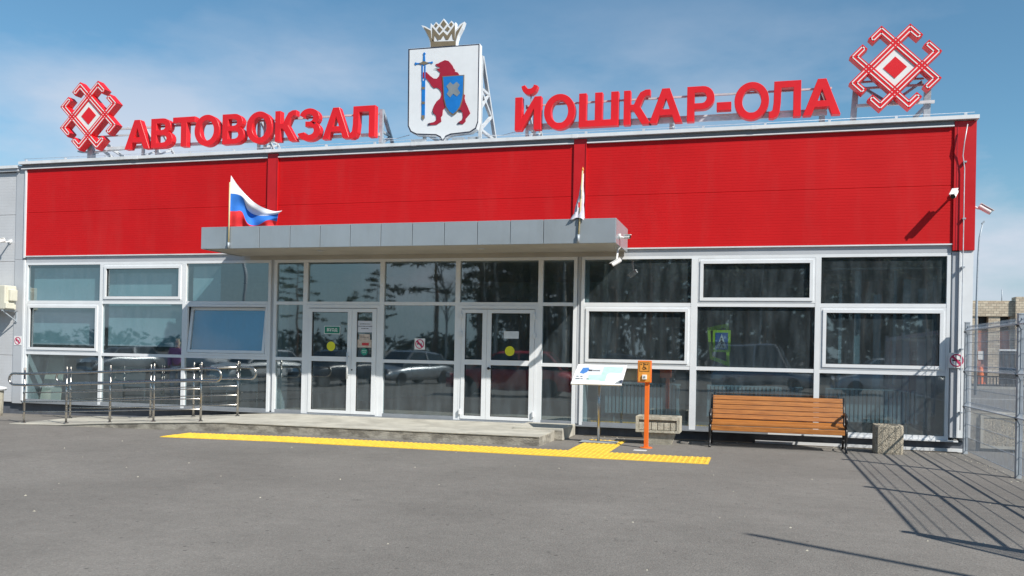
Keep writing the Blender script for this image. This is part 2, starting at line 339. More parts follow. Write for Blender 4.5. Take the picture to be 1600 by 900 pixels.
# ------------------------------------------------------------------ building
B = thing('bus_station_building', 'low bus station hall with red ribbed fascia and white framed glazing', 'building', (9, 0, 0))
def part(name, mb, label=None, bevel=0): return link(name, mb, B, label=label, bevel=bevel)
def ribbed(x0, x1, z0, z1, yf, yb, m, pitch=.046, gd=.0017, gw=.008):   # sandwich panel with real grooves
    mb = MB(m); n = max(1, round((z1-z0)/pitch)); p = (z1-z0)/n; prof = [(yf+.006, z0), (yf, z0+.006)]
    for k in range(1, n):
        z = z0+p*k; prof += [(yf, z-gw/2), (yf+gd, z-gw/4), (yf+gd, z+gw/4), (yf, z+gw/2)]
    prof += [(yf, z1-.006), (yf+.006, z1), (yb, z1), (yb, z0)]
    k = len(prof)
    mb.add([(x0, y, z) for y, z in prof]+[(x1, y, z) for y, z in prof], [(i, (i+1) % k, k+(i+1) % k, k+i) for i in range(k)]+[tuple(range(k))[::-1], tuple(range(k, 2*k))])
    return mb
YF = -.05
for x0, x1 in ((.158, 5.872), (6.098, 11.88), (12.102, 17.902)):
    part('fascia_panel', ribbed(x0, x1, 3.245, 4.1490, YF, .05, 'red_panel'))
    part('fascia_panel', ribbed(x0, x1, 4.1515, 5.062, YF, .05, 'red_panel'))
for xc in (5.985, 11.99):
    m = MB('red_trim'); m.box((xc-.111, -.078, 3.245), (xc+.111, .04, 5.142)); m.box((xc-.118, -.060, 3.246), (xc-.113, .04, 5.06)); m.box((xc+.098, -.088, 3.247), (xc+.113, -.0785, 5.14))
    part('pilaster', m)
m = MB('red_trim'); m.box((17.906, -.075, 3.135), (18.215, .0, 5.142)); m.box((18.13, .001, 3.135), (18.213, .25, 5.14)); part('corner_flashing', m)
for x in (18.0,): part('flashing_seam', MB('red_letter_side').box((17.945, -.079, 3.14), (17.955, -.0755, 5.14)))
# coping: cap, apron, drip
m = MB('white_metal'); m.box((.0, -.14, 5.160), (18.24, .55, 5.218)); 
for x in (2.9, 5.9, 8.9, 11.9, 14.9): m.box((x-.05, -.143, 5.156), (x+.05, .2, 5.221))
part('coping_cap', m)
m = MB('apron_shade')
for x0, x1 in ((.03, 5.87), (6.10, 11.875), (12.105, 17.9)): m.box((x0, -.07, 5.085), (x1, .0, 5.152))
part('coping_apron', m)
m = MB('white_metal')
for x0, x1 in ((.03, 5.868), (6.102, 11.873), (12.107, 17.898)): m.box((x0, -.095, 5.064), (x1, -.001, 5.083))
part('drip_edge', m)
# strip between fascia and glazing
m = MB('grey_trim'); m.box((.158, -.03, 3.105), (17.90, .06, 3.222)); m.box((17.905, -.028, .225), (18.005, .06, 3.12)); part('lintel_strip', m)
m = MB('white_metal'); m.box((.155, -.066, 3.223), (17.99, .05, 3.243)); m.box((18.008, -.06, .225), (18.026, .04, 3.222)); m.box((.112, -.072, 3.20), (.155, .04, 5.062)); m.box((.10, -.05, .20), (.142, .03, 3.16)); part('edge_trim', m)
m = MB('white_metal'); m.box((18.03, -.05, .225), (18.206, .0, 3.132)); m.box((18.16, .001, .225), (18.205, .2, 3.132)); part('corner_post', m)
m = MB('grey_trim'); m.box((-.125, -.045, .14), (.098, .05, 3.17)); m.box((-.125, -.045, 3.175), (.108, .05, 5.15)); part('corner_post', m)
# sandwich wall going on to the left, and the right flank
zs = [.16, 1.15, 2.14, 3.13, 4.12, 5.02]
for a, b in zip(zs, zs[1:]):
    part('wall_panel', ribbed(-4.2, -.13, a, b-.006, -.03, .05, 'grey_panel', gd=.0015, gw=.008, pitch=.06))
    part('wall_panel', ribbed(-8.4, -4.206, a, b-.006, -.03, .05, 'grey_panel', gd=.0015, gw=.008, pitch=.06))
m = MB('grey_trim'); m.box((-8.4, -.09, 5.03), (-.04, .4, 5.09)); m.use('white_metal').box((-8.4, -.12, 5.092), (-.04, .4, 5.15)); part('coping_cap', m, 'lower grey coping of the left wing')
for a, b in zip(zs, zs[1:]):
    part('side_wall_panel', MB('grey_panel').box((18.10, .22, a), (18.16, 9.4, b-.006)))
m = MB('grey_panel'); m.box((-8.4, 9.41, .1), (18.16, 9.5, 5.1)); m.box((-8.45, -.02, .1), (-8.401, 9.4, 5.1)); part('rear_wall', m)
part('roof', MB('grey_trim').box((-8.39, .08, 4.96), (18.09, 9.4, 5.06)))
part('plinth', MB('plinth').box((-8.4, .03, -.25), (18.14, .28, .155)))
m = MB('sill_shade'); m.box((.14, -.075, .157), (15.2, .10, .178)); m.use('white_metal').box((15.201, -.075, .157), (18.03, .10, .178)); m.box((15.0, -.03, .0), (18.14, .028, .05)); part('base_flashing', m)  # one sill painted shaded on the left, lit white on the right
# interior
part('interior_floor', MB('interior_floor').box((-8.3, .10, .05), (18.0, 9.3, .19)))
part('interior_ceiling', MB('interior_ceiling').box((-8.3, .08, 3.25), (18.0, 9.3, 3.32)))
m = MB('interior_wall'); m.box((-.05, 7.0, .19), (18.05, 7.1, 3.25)); m.box((17.98, .12, .19), (18.05, 6.99, 3.25)); m.box((-.05, .12, .19), (.03, 6.99, 3.25)); m.box((11.98, 2.6, .19), (12.08, 6.98, 3.25)); m.box((5.95, 4.0, .19), (6.05, 6.98, 3.25)); part('interior_wall', m)
for x in (6.0, 11.99):
    part('interior_column', MB('interior_wall').box((x-.12, .14, .19), (x+.12, .4, 3.25)))

# glazing grid
ZR = dict(top=(3.052, 3.102), mid=(2.245, 2.305), low=(1.18, 1.24), bot=(.18, .238))
BAYS = [dict(x=(.145, 5.972), cols=[(.20, 2.03), (2.095, 4.0), (4.075, 5.915)]),
        dict(x=(6.038, 11.972), cols=[(6.10, 6.668), (6.76, 8.25), (8.338, 9.735), (9.82, 11.275), (11.36, 11.912)]),
        dict(x=(12.048, 17.893), cols=[(12.10, 13.925), (14.03, 15.90), (15.985, 17.84)])]
DOORS = {(1, 1), (1, 3)}; SASH = {(0, 0, 1), (0, 1, 0), (0, 2, 1), (2, 0, 1), (2, 1, 0), (2, 2, 1)}
rows = [(2.305, 3.052), (1.24, 2.245), (.238, 1.18)]
FY0, FY1 = -.035, .035
def frame_ring(mb, x0, z0, x1, z1, t, y0, y1):
    mb.box((x0, y0, z0), (x1, y1, z0+t)); mb.box((x0, y0, z1-t), (x1, y1, z1)); mb.box((x0, y0+.0008, z0+t), (x0+t, y1, z1-t)); mb.box((x1-t, y0+.0008, z0+t), (x1, y1, z1-t))
def pane(parent, x0, z0, x1, z1, y=0.0):
    mb = MB('glass'); mb.add([(x0, y, z0), (x1, y, z0), (x1, y, z1), (x0, y, z1)], [(0, 1, 2, 3)])
    return link('pane', mb, parent)
for bi, bay in enumerate(BAYS):
    X0, X1 = bay['x']; cols = bay['cols']; m = MB('white_pvc')
    m.box((X0, FY0, 3.052), (X1, FY1, 3.102))
    edges = [X0]+[v for c in cols for v in c]+[X1]
    for k in range(0, len(edges), 2): m.box((edges[k], FY0-.004, .18), (edges[k+1], FY1, 3.0515))
    for ci, (a, b) in enumerate(cols):
        m.box((a, FY0, 2.245), (b, FY1, 2.305))
        if (bi, ci) not in DOORS:
            m.box((a, FY0, 1.18), (b, FY1, 1.24)); m.use('sill_shade' if a < 15 else 'white_pvc').box((a, FY0, .18), (b, FY1, .238)); m.use('white_pvc')  # bottom rail coloured shaded at left, lit at right
    fr = part('window_frame', m)
    for ci, (a, b) in enumerate(cols):
        for ri, (z0, z1) in enumerate(rows):
            if (bi, ci) in DOORS and ri > 0: continue
            if (bi, ci, ri) in SASH:
                if (bi, ci, ri) == (0, 2, 1):    # tilted open: hinged at the bottom, outer fixed ring stays
                    s2 = MB('white_pvc'); frame_ring(s2, a+.002, z0+.002, b-.002, z1-.002, .045, FY0-.006, FY1-.02)
                    sash = part('window_sash', s2, 'window sash tilted open at the top')
                    def tilt(v, zb=z0+.05, yb=-.02, an=R(7)):
                        dz, dy = v[2]-zb, v[1]-yb; return (v[0], yb+dy*math.cos(an)+dz*math.sin(an), zb+dz*math.cos(an)-dy*math.sin(an))
                    s3 = MB('white_pvc'); frame_ring(s3, a+.06, z0+.05, b-.06, z1-.05, .055, -.048, .01); s3.v = [tilt(v) for v in s3.v]; link('tilting_frame', s3, sash)
                    gp = MB('glass').add([tilt(v) for v in ((a+.10, -.02, z0+.09), (b-.10, -.02, z0+.09), (b-.10, -.02, z1-.09), (a+.10, -.02, z1-.09))], [(0, 1, 2, 3)]); link('pane', gp, sash)
                    continue
                s2 = MB('white_pvc'); frame_ring(s2, a+.003, z0+.003, b-.003, z1-.003, .035, FY0-.004, FY1-.002); frame_ring(s2, a+.038, z0+.038, b-.038, z1-.038, .052, FY0-.020, FY1-.01)
                s2.use('gasket'); frame_ring(s2, a+.090, z0+.090, b-.090, z1-.090, .006, FY0+.01, FY1-.025)
                sash = part('window_sash', s2); pane(sash, a+.085, z0+.085, b-.085, z1-.085)
            else: pane(fr, a-.01, z0-.01, b+.01, z1+.01, .004)
m = MB('grey_trim'); 
for x in (6.005, 12.01): m.box((x-.03, -.015, .2), (x+.03, .03, 3.104))
part('joint_cover', m)

# doors
def door_leaf(x0, x1, glass_x, label, handle=None, hinges=()):
    z0, z1 = .205, 2.175; m = MB('white_pvc'); y0, y1 = -.052, .02
    gx0, gx1 = glass_x
    m.box((x0, y0, z0), (gx0, y1, z1)); m.box((gx1, y0, z0), (x1, y1, z1)); m.box((gx0, y0+.001, z0), (gx1, y1, .262)); m.box((gx0, y0+.001, 1.18), (gx1, y1, 1.272)); m.box((gx0, y0+.001, 2.11), (gx1, y1, z1))
    m.use('gasket')
    for za, zb in ((.262, 1.18), (1.272, 2.11)): frame_ring(m, gx0, za, gx1, zb, .007, y0+.02, y1-.01)
    d = part('door_leaf', m, label)
    pane(d, gx0-.008, .255, gx1+.008, 1.19, -.012); pane(d, gx0-.008, 1.262, gx1+.008, 2.118, -.012)
    for hx in hinges:
        for hz in (.33, 1.72, 2.05): link('hinge', MB('white_metal').bevbox((hx-.02, -.085, hz-.05), (hx+.02, -.053, hz+.05), .008), d)
    return d
for (a, b) in (BAYS[1]['cols'][1], BAYS[1]['cols'][3]):
    m = MB('white_pvc'); m.box((a, -.042, .18), (a+.045, .03, 2.244)); m.box((b-.045, -.042, .18), (b, .03, 2.244)); m.box((a+.045, -.042, 2.185), (b-.045, .03, 2.244)); m.use('grey_trim').box((a+.045, -.04, .18), (b-.045, .03, .202)); part('door_frame', m)
dA = door_leaf(6.81, 7.70, (6.872, 7.615), 'wide left door leaf with pull bar, green entrance plate and yellow dot', hinges=())
dB = door_leaf(7.705, 8.20, (7.80, 8.115), 'narrow fixed door leaf with papers stuck to its upper pane')
dC = door_leaf(9.87, 10.345, (9.935, 10.262), 'narrow left leaf of the right hand door', hinges=(9.865,))
dD = door_leaf(10.35, 11.225, (10.43, 11.14), 'wide right door leaf with black lever handle and yellow dot', hinges=(11.228,))
m = MB('steel'); m.tube([(7.655, -.12, 1.30), (7.655, -.12, .86)], .016); m.use('white_metal').tube([(7.655, -.12, .86), (7.655, -.12, 1.36)], .019); m.tube([(7.655, -.05, 1.28), (7.655, -.12, 1.28)], .01); m.tube([(7.655, -.05, .94), (7.655, -.12, .94)], .01); link('pull_handle', m, dA)
m = MB('black_matte'); m.lathe((10.392, -.052, 1.12), [(.024, 0), (.024, .018)], 16, (0, -1, 0)); m.tube([(10.392, -.07, 1.12), (10.392, -.10, 1.12), (10.50, -.10, 1.115)], .010); link('lever_handle', m, dD)
link('keyhole', MB('black_matte').lathe((7.72, -.0525, 1.03), [(.014, 0), (.014, .006)], 12, (0, -1, 0)), dB)
# stickers and plates
ys = -.016
m = MB('yellow_sticker').prism([circle(7.263, 1.465, .088)], ys-.003, ys-.001); link('yellow_sticker', m, dA)
m = MB('yellow_sticker').prism([circle(10.77, 1.438, .088)], ys-.003, ys-.001); link('yellow_sticker', m, dD)
m = MB('white_paint'); m.box((7.115, ys-.004, 1.695), (7.448, ys-.001, 1.847)); m.use('green_sign').box((7.125, ys-.006, 1.706), (7.438, ys-.0045, 1.836)); m.use('white_paint').text('ВХОД', 7.283, 1.771, .072, ys-.0075, .215, .02, .0008)
link('entrance_plate', m, dA)
def lines(mb, x0, x1, z, h, y, n, seed, gap=.02):   # illegible print: broken dashes
    rr = random.Random(seed); x = x0
    while x < x1:
        l = rr.uniform(.5, 1.6)*h*1.6; mb.box((x, y-.0012, z), (min(x1, x+l), y-.0002, z+h*rr.uniform(.7, 1))); x += l+h*.45
m = MB('paper').box((7.80, ys-.003, 1.735), (8.115, ys-.001, 1.948)); m.use('dark_print')
for z, a, b in ((1.885, 7.85, 8.06), (1.842, 7.815, 8.10), (1.80, 7.88, 8.03)): lines(m, a, b, z, .014, ys-.0032, 1, int(z*1000))
link('paper_notice', m, dB)
m = MB('poster').box((7.845, ys-.003, 1.60), (8.06, ys-.001, 1.70)); m.box((7.80, ys-.0036, 1.452), (8.095, ys-.0012, 1.598)); m.use('red_print').box((7.90, ys-.005, 1.49), (8.04, ys-.0038, 1.54)); m.use('dark_print'); lines(m, 7.86, 7.95, 1.66, .012, ys-.0032, 1, 3); lines(m, 7.86, 8.03, 1.63, .01, ys-.0032, 1, 4)
link('poster', m, dB)
m = MB('green_round').prism([circle(7.95, 1.372, .066)], ys-.003, ys-.001); m.use('white_paint'); lines(m, 7.90, 8.0, 1.385, .012, ys-.0032, 1, 8); lines(m, 7.915, 7.985, 1.352, .01, ys-.0032, 1, 9); link('green_sticker', m, dB)
link('paper_notice', MB('light_print').box((10.656, ys-.003, 1.66), (10.931, ys-.001, 1.79)), dD)

def no_smoking(cx, cz, s, y, label):
    t = thing('no_smoking_sign', label, 'sign', (cx, y, cz), group='no smoking signs')
    link('sign_plate', MB('white_paint').box((cx-s/2, y-.004, cz-s/2), (cx+s/2, y, cz+s/2)), t)
    m = MB('black_matte'); r = s*.42
    m.box((cx-r*.62, y-.006, cz-.05*s), (cx+r*.30, y-.0045, cz+.05*s)); m.box((cx+r*.36, y-.006, cz-.05*s), (cx+r*.5, y-.0045, cz+.05*s))
    m.tube([(cx+r*.5, y-.005, cz+.03), (cx+r*.62, y-.005, cz+.045), (cx+r*.5, y-.005, cz+.06)], .004, 5)
    link('cigarette_print', m, t)
    m = MB('magenta_ring').prism([circle(cx, cz, r), circle(cx, cz, r*.84)], y-.0085, y-.0065)
    a = r*.64; m.add([(cx-a-.012, y-.0082, cz+a-.012), (cx-a+.012, y-.0082, cz+a+.012), (cx+a+.012, y-.0082, cz-a+.012), (cx+a-.012, y-.0082, cz-a-.012)], [(0, 3, 2, 1)]); link('ring', m, t)
no_smoking(-.0, 1.457, .19, -.047, 'small faded no smoking sign on the grey wall left of the glazing')
no_smoking(9.05, 1.535, .205, -.004, 'square no smoking sign stuck on the pane between the two doors')
no_smoking(17.99, 1.427, .235, -.068, 'large no smoking sign on the white corner post by the fence')

# canopy
CY = -1.37; CZ0, CZ1 = 3.165, 3.555; CX0, CX1 = 5.34, 12.845
cv = MB('canopy_soffit').box((CX0+.02, CY+.02, CZ0+.012), (CX1-.02, -.09, CZ0+.05)); part('canopy_soffit', cv)
m = MB('canopy_soffit'); m.box((CX0+.2, -.085, 3.106), (CX1-.06, -.033, 3.176)); part('canopy_ledge', m)
part('canopy_roof', MB('canopy_panel').box((CX0+.02, CY+.02, CZ1-.05), (CX1-.02, -.09, CZ1-.012)))
js = [5.34, 5.93, 6.525, 7.128, 7.709, 8.278, 8.847, 9.416, 9.985, 10.56, 11.12, 11.675, 12.245, 12.845]
for a, b in zip(js, js[1:]):
    part('canopy_panel', MB('canopy_panel').bevbox((a+.005, CY, CZ0), (b-.005, CY+.028, CZ1), .004))
for xs_ in ((CX0, CX0+.018), (CX1-.018, CX1)):
    for a, b in ((CY+.03, -.66), (-.65, -.09)): part('canopy_panel', MB('canopy_panel').box((xs_[0], a, CZ0), (xs_[1], b, CZ1)))
part('canopy_seam', MB('galv').box((CX0+.03, CY+.03, CZ0+.02), (CX1-.03, CY+.06, CZ1-.02)))
for x in (7.42, 10.45): part('canopy_downlight', MB('grey_trim').lathe((x, -.8, CZ0+.011), [(.07, 0), (.07, -.008), (.05, -.012)], 20))

# lightning conductor down the right corner
m = MB('galv_light'); pts = [W(1512, 194, -.16), W(1507, 222, -.16), W(1504.5, 243, -.12)] + [(18.045, -.115, z) for z in (4.4, 3.3, 2, 1.2, .35)]; m.tube(pts, .008, 6)
for z in (4.50, 3.62, 2.87, 1.60, .62): m.use('galv').box((18.03, -.125, z-.012), (18.075, -.05, z+.012))
part('lightning_wire', m)
m = MB('galv_light'); m.tube([(-.0, -.0, 5.30), (4, .0, 5.285), (9, .0, 5.30), (14, 0, 5.285), (18.2, 0, 5.29)], .004, 5)
for k in range(19): m.box((k*1.0+.05, -.02, 5.228), (k*1.0+.09, .02, 5.285))
part('roof_wire', m)

# ------------------------------------------------------------------ things on the facade
def bullet_camera(loc, direction, mount, label, L_=.20, r=.042):
    t = thing('security_camera', label, 'camera', loc, group='bullet security cameras'); loc = Vector(loc); d = Vector(direction).normalized()
    m = MB('white_paint'); m.lathe(loc-d*L_/2, [(r*.8, 0), (r, .01), (r, L_*.93), (r*.9, L_)], 16, d); link('housing', m, t)
    m = MB('white_paint'); u = Vector((0, 0, 1)); a = d.cross(u).normalized(); uu = a.cross(d)
    c = loc+uu*(r+.006); m.bar(c-d*L_*.5, c+d*L_*.62, r*2.1, .008, up=uu); link('sun_shield', m, t)
    m = MB('black_matte'); m.lathe(loc+d*L_*.5, [(r*.86, 0), (r*.86, .006)], 16, d); link('lens', m, t)
    mo = Vector(mount); m = MB('white_paint'); m.tube([loc, loc*.5+mo*.5+Vector((0, 0, -.015)), mo], .017, 8); n = (mo-loc).normalized(); n = Vector((0, 1, 0)) if abs(n.y) > .4 else Vector((round(n.x), 0, 0)) if abs(n.x) > .6 else Vector((0, 0, 1))
    m.lathe(mo, [(.045, -.02), (.045, 0)], 16, n); link('bracket', m, t); return t
c1 = W(1491, 303, -.30); bullet_camera(c1, (-.35, -.8, -.55), (c1.x+.03, -.055, c1.z+.02), 'white bullet camera on the red fascia casting a long diagonal shadow')
c2 = Vector((18.40, .16, 3.80)); bullet_camera(c2, (.75, -.1, -.5), (18.212, .16, 3.86), 'white bullet camera sticking out past the right corner of the building')
c3 = W(963, 410, -1.0); bullet_camera(c3, (-.75, -.35, -.5), (12.80, -.85, 3.16), 'white bullet camera hanging under the right end of the canopy', .17, .034)
c4 = Vector((12.97, -1.02, 3.30)); bullet_camera(c4, (.95, -.3, -.05), (12.847, -1.02, 3.31), 'small white camera on the canopy end panel', .1, .03)
c5 = W(0, 377, -.30); bullet_camera(c5, (-.6, -.7, -.35), (c5.x, -.033, c5.z+.03), 'small camera high on the grey wall at the left edge')

t = thing('air_conditioner', 'cream outdoor air conditioner unit on brackets high on the left grey wall', 'air conditioner', (-.35, -.25, 2.05))
link('casing', MB('cream_plastic').bevbox((-.83, -.42, 2.10), (.015, -.12, 2.60), .02), t)
m = MB('black_matte'); m.prism([circle(-.52, 2.35, .20)], -.424, -.421); link('fan_opening', m, t)
m = MB('cream_plastic')
for k in range(9): m.box((-.73, -.432, 2.17+k*.045), (-.31, -.426, 2.18+k*.045))
link('fan_grille', m, t)
m = MB('cream_plastic').bevbox((-.02, -.34, 2.28), (.085, -.16, 2.52), .015); m.bevbox((-.0, -.42, 2.12), (.05, -.2, 2.24), .01); link('valve_cover', m, t)
m = MB('galv'); 
for x in (-.7, -.05): m.bar((x, -.43, 2.08), (x, -.035, 2.08), .03); m.bar((x, -.40, 2.07), (x, -.04, 1.86), .02); m.bar((x, -.05, 2.09), (x, -.05, 1.84), .03)
link('bracket', m, t)

t = thing('litter_bin', 'cream litter bin with pale lid at the left edge of the photo', 'bin', (-.05, -.6, gz(0)))
m = MB('cast_stone'); m.lathe((-.03, -.62, gz(0)), [(.17, 0), (.19, .05), (.20, .52)], 24); link('bin_body', m, t)
m = MB('white_metal'); m.lathe((-.03, -.62, gz(0)+.522), [(.24, 0), (.26, .03), (.25, .06), (.15, .08)], 24); link('lid', m, t)

# flags
def grid_surface(rows_, nu, nv, y_of, mats_):
    # rows_: list of curves (each list of (u,v) pixels at the flag's own plane) top -> bottom; mats_ between rows
    def sm(c, t):
        k = t*(len(c)-1); i = min(int(k), len(c)-2); f = k-i
        p0, p1, p2, p3 = c[max(0, i-1)], c[i], c[i+1], c[min(len(c)-1, i+2)]
        return tuple(.5*((2*p1[j])+(-p0[j]+p2[j])*f+(2*p0[j]-5*p1[j]+4*p2[j]-p3[j])*f*f+(-p0[j]+3*p1[j]-3*p2[j]+p3[j])*f**3) for j in (0, 1))
    out = []
    for r in range(len(rows_)-1):
        mb = MB(mats_[r]); mb.smooth = True; vs = []
        for j in range(nv+1):
            for i in range(nu+1):
                a = sm(rows_[r], i/nu); b = sm(rows_[r+1], i/nu); f = j/nv; u, v = a[0]+(b[0]-a[0])*f, a[1]+(b[1]-a[1])*f
                vs.append(W(u, v, y_of(i/nu, (r+f)/(len(rows_)-1))))
        mb.add(vs, [(j*(nu+1)+i, j*(nu+1)+i+1, (j+1)*(nu+1)+i+1, (j+1)*(nu+1)+i) for j in range(nv) for i in range(nu)]); out.append(mb)
    return out
t = thing('flag', 'white blue and red tricolour flag flying from the left of the canopy', 'flag', (5.92, -1.40, 3.2), group='flags on the canopy edge')
m = MB('pale_wood').tube([(5.925, -1.395, 3.17), (5.93, -1.395, 4.34)], .014, 8); link('pole', m, t)
link('socket', MB('galv').tube([(5.925, -1.397, 3.17), (5.925, -1.397, 3.27)], .022, 8), t)
def yfl(u, v): return -1.385 + .30*u + .05*math.sin(u*11+v*3)*u**.5 + .05*math.sin(u*19-v*6)*u*v + .02*math.sin(v*13+u*4)*min(1,u*4)
rows_ = [[(361, 274), (372, 290), (388, 308), (403, 320), (418, 327), (430, 330), (441, 329)],
         [(359, 302), (372, 304), (380, 310), (387, 328), (400, 336), (418, 337), (435, 334)],
         [(358.5, 330), (368, 330), (378, 331), (387, 349), (402, 352), (418, 344), (433, 346)],
         [(358, 352), (366, 353), (376, 355), (388, 358), (402, 360), (418, 358), (429, 356)]]
for mb in grid_surface(rows_, 40, 8, yfl, ['flag_white', 'flag_blue', 'flag_red']): link('flag_stripe', mb, t)
t = thing('flag', 'furled whitish flag hanging limp round its pole at the right of the canopy', 'flag', (12.25, -1.40, 3.2), group='flags on the canopy edge')
m = MB('pale_wood').tube([(12.25, -1.395, 3.17), (12.30, -1.395, 4.31)], .013, 8); link('pole', m, t); link('socket', MB('galv').tube([(12.25, -1.397, 3.17), (12.25, -1.397, 3.30)], .022, 8), t)
link('finial', MB('orange_label').lathe((12.302, -1.395, 4.31), [(.012, 0), (.018, .02), (.003, .06)], 8), t)
mb = MB('flag_furl'); mb.smooth = True; n = 28; vs = []; K = 22
for k in range(K+1):
    f = k/K; z = 4.27-.72*f; c = (12.298-.02*f - .045*f**2.2, -1.385); rad = .014+.085*f**2.1
    for a in range(n):
        th = 2*math.pi*a/n; r_ = rad*(1+.42*math.sin(th*4+f*5)*min(1, f*2.2)+.18*math.sin(th*9-f*7))
        vs.append((c[0]+r_*math.cos(th), c[1]+.02+abs(.6*r_)*0+r_*.6*math.sin(th), z+.02*math.sin(th*3)*f))
mb.add(vs, [(k*n+a, k*n+(a+1) % n, (k+1)*n+(a+1) % n, (k+1)*n+a) for k in range(K) for a in range(n)]); link('furled_cloth', mb, t)
m = MB('crest_brown').box((12.285, -1.447, 3.86), (12.297, -1.437, 4.0)); m.use('flag_red').box((12.252, -1.46, 3.72), (12.275, -1.44, 3.80)); link('flag_emblem', m, t)

# ------------------------------------------------------------------ roof signs
def E2(cx, cy_, rx, ry, n=36): return [(cx+rx*math.cos(2*math.pi*k/n), cy_+ry*math.sin(2*math.pi*k/n)) for k in range(n)]
def glyph(ch):   # unit cap height, returns (width, loops)
    if ch == 'А': return .98, [[(0, 0), (.215, 0), (.30, .225), (.68, .225), (.765, 0), (.98, 0), (.60, 1), (.38, 1)], [(.365, .39), (.49, .735), (.615, .39)]]
    if ch == 'В':
        return .80, [[(0, 0)]+[(.46, 0)]+arc(.46, .29, .34, .29, -90, 72, 9)+arc(.44, .74, .29, .26, -52, 90, 8)+[(0, 1)],
                     [(.2, .16)]+[(.2, .44), (.43, .44)]+arc(.43, .30, .16, .14, 90, -90, 6), [(.2, .60), (.2, .84), (.41, .84)]+arc(.41, .72, .13, .12, 90, -90, 6)]
    if ch == 'Т': return .82, [[(.305, 0), (.515, 0), (.515, .82), (.82, .82), (.82, 1), (0, 1), (0, .82), (.305, .82)]]
    if ch == 'О': return 1.0, [E2(.5, .5, .5, .53), E2(.5, .5, .285, .35)]
    if ch == 'К': return .84, [[(0, 0), (.2, 0), (.2, .42), (.30, .42), (.58, 0), (.84, 0), (.50, .52), (.62, .76), (.70, .83), (.82, .83), (.82, 1), (.68, 1), (.52, .93), (.42, .78), (.32, .58), (.2, .58), (.2, 1), (0, 1)]]
    if ch == 'З':
        return .76, [[(.0, .22)]+arc(.36, .29, .40, .32, 195, 440, 18)[0:]+arc(.37, .745, .34, .285, -60, 165, 14)+[(.21, .72)]+arc(.36, .72, .15, .13, 160, -80, 8)+[(.24, .60), (.24, .44), (.36, .44)]+arc(.36, .30, .18, .145, 90, -160, 10)]
    if ch == 'Л': return .94, [[(0, -.02), (.12, -.03), (.24, .02), (.31, .16), (.34, .40), (.35, .82), (.72, .82), (.72, 0), (.93, 0), (.93, 1), (.15, 1), (.14, .42), (.11, .20), (.05, .15), (0, .16)]]
    if ch == 'И': return .84, [[(0, 0), (.20, 0), (.62, .66), (.62, 0), (.84, 0), (.84, 1), (.64, 1), (.22, .34), (.22, 1), (0, 1)]]
    if ch == 'Ш': return 1.12, [[(0, 0), (1.12, 0), (1.12, 1), (.92, 1), (.92, .18), (.66, .18), (.66, 1), (.46, 1), (.46, .18), (.20, .18), (.20, 1), (0, 1)]]
    if ch == 'Р': return .78, [[(0, 0), (.2, 0), (.2, .34), (.45, .34)]+arc(.45, .67, .33, .33, -90, 90, 12)+[(0, 1)], [(.2, .51), (.2, .83), (.43, .83)]+arc(.43, .67, .14, .16, 90, -90, 6)]
    if ch == '-': return .40, [[(0, .28), (.40, .28), (.40, .50), (0, .50)]]
LY0, LY1 = .10, .24
def letters(parent, spec, z0, h):
    for ch, ul, ur, v in spec:
        a, b = W(ul, v, LY0).x, W(ur, v, LY0).x; c = 'И' if ch == 'Й' else ch; wd, loops = glyph(c)
        sc = (b-a)/wd; loops2 = [[(a+x*sc, z0+y*h) for x, y in lp] for lp in loops]
        m = MB('red_letter').prism(loops2, LY0, LY1, .004)
        if ch == 'Й':
            xc = (a+b)/2+.02; lo = arc(xc, z0+h*1.22+.08, .145, .165, 185, 355, 10); hi = arc(xc, z0+h*1.22+.10, .085, .085, 350, 190, 8)
            m.prism([lo+hi], LY0, LY1, .004); m.use('galv').bar((xc+.01, .2, z0+h*.8), (xc+.01, .2, z0+h*1.14), .02)
        link('letter', m, parent)
def aframe(m, x, z0, z1, y0=.30, dy=.8, wd=.05, flat=True):
    m.bar((x, y0, z0), (x, y0, z1), wd); m.bar((x, y0+dy, z0), (x, y0+.04, z1), wd*.8); m.bar((x, y0, z0+(z1-z0)*.12), (x, y0+dy*.55, z0+(z1-z0)*.42), wd*.6)
    m.bar((x, y0, z0+(z1-z0)*.45), (x, y0+dy*.55, z0+(z1-z0)*.45), wd*.6)
    m.box((x-.10, y0-.12, z0-.02), (x+.10, y0+dy+.15, z0+.02))
RZ = 5.24
S1 = thing('rooftop_sign', 'red block letter sign АВТОВОКЗАЛ on the left half of the roof', 'sign', (5.2, .2, RZ), group='rooftop letter signs')
letters(S1, [('А', 195, 233, 210), ('В', 236, 269, 208), ('Т', 270, 304, 206), ('О', 304, 342.5, 204), ('В', 347.5, 381.5, 200), ('О', 385, 425, 197), ('К', 430, 463, 195), ('З', 466.5, 500.5, 193), ('А', 504, 545.5, 190), ('Л', 545.5, 586, 188)], 5.425, .585)
m = MB('truss_white'); m.bar((2.1, .29, 5.90), (8.05, .29, 5.90), .035); m.bar((1.9, .27, 5.50), (8.05, .27, 5.50), .045, .06)
m.bar((1.9, .27, 5.52), (2.0, .9, 5.35), .04); link('rail', m, S1)
m = MB('truss_white'); 
for x in (2.72, 3.05, 5.42, 5.56): m = MB('truss_white'); aframe(m, x, RZ, 5.93, .32); link('support_post', m, S1)
m = MB('galv'); aframe(m, 8.06, RZ, 5.98, .30, .75, .07); link('support_post', m, S1)
S2 = thing('rooftop_sign', 'red block letter sign ЙОШКАР-ОЛА on the right half of the roof', 'sign', (13.5, .2, RZ), group='rooftop letter signs')
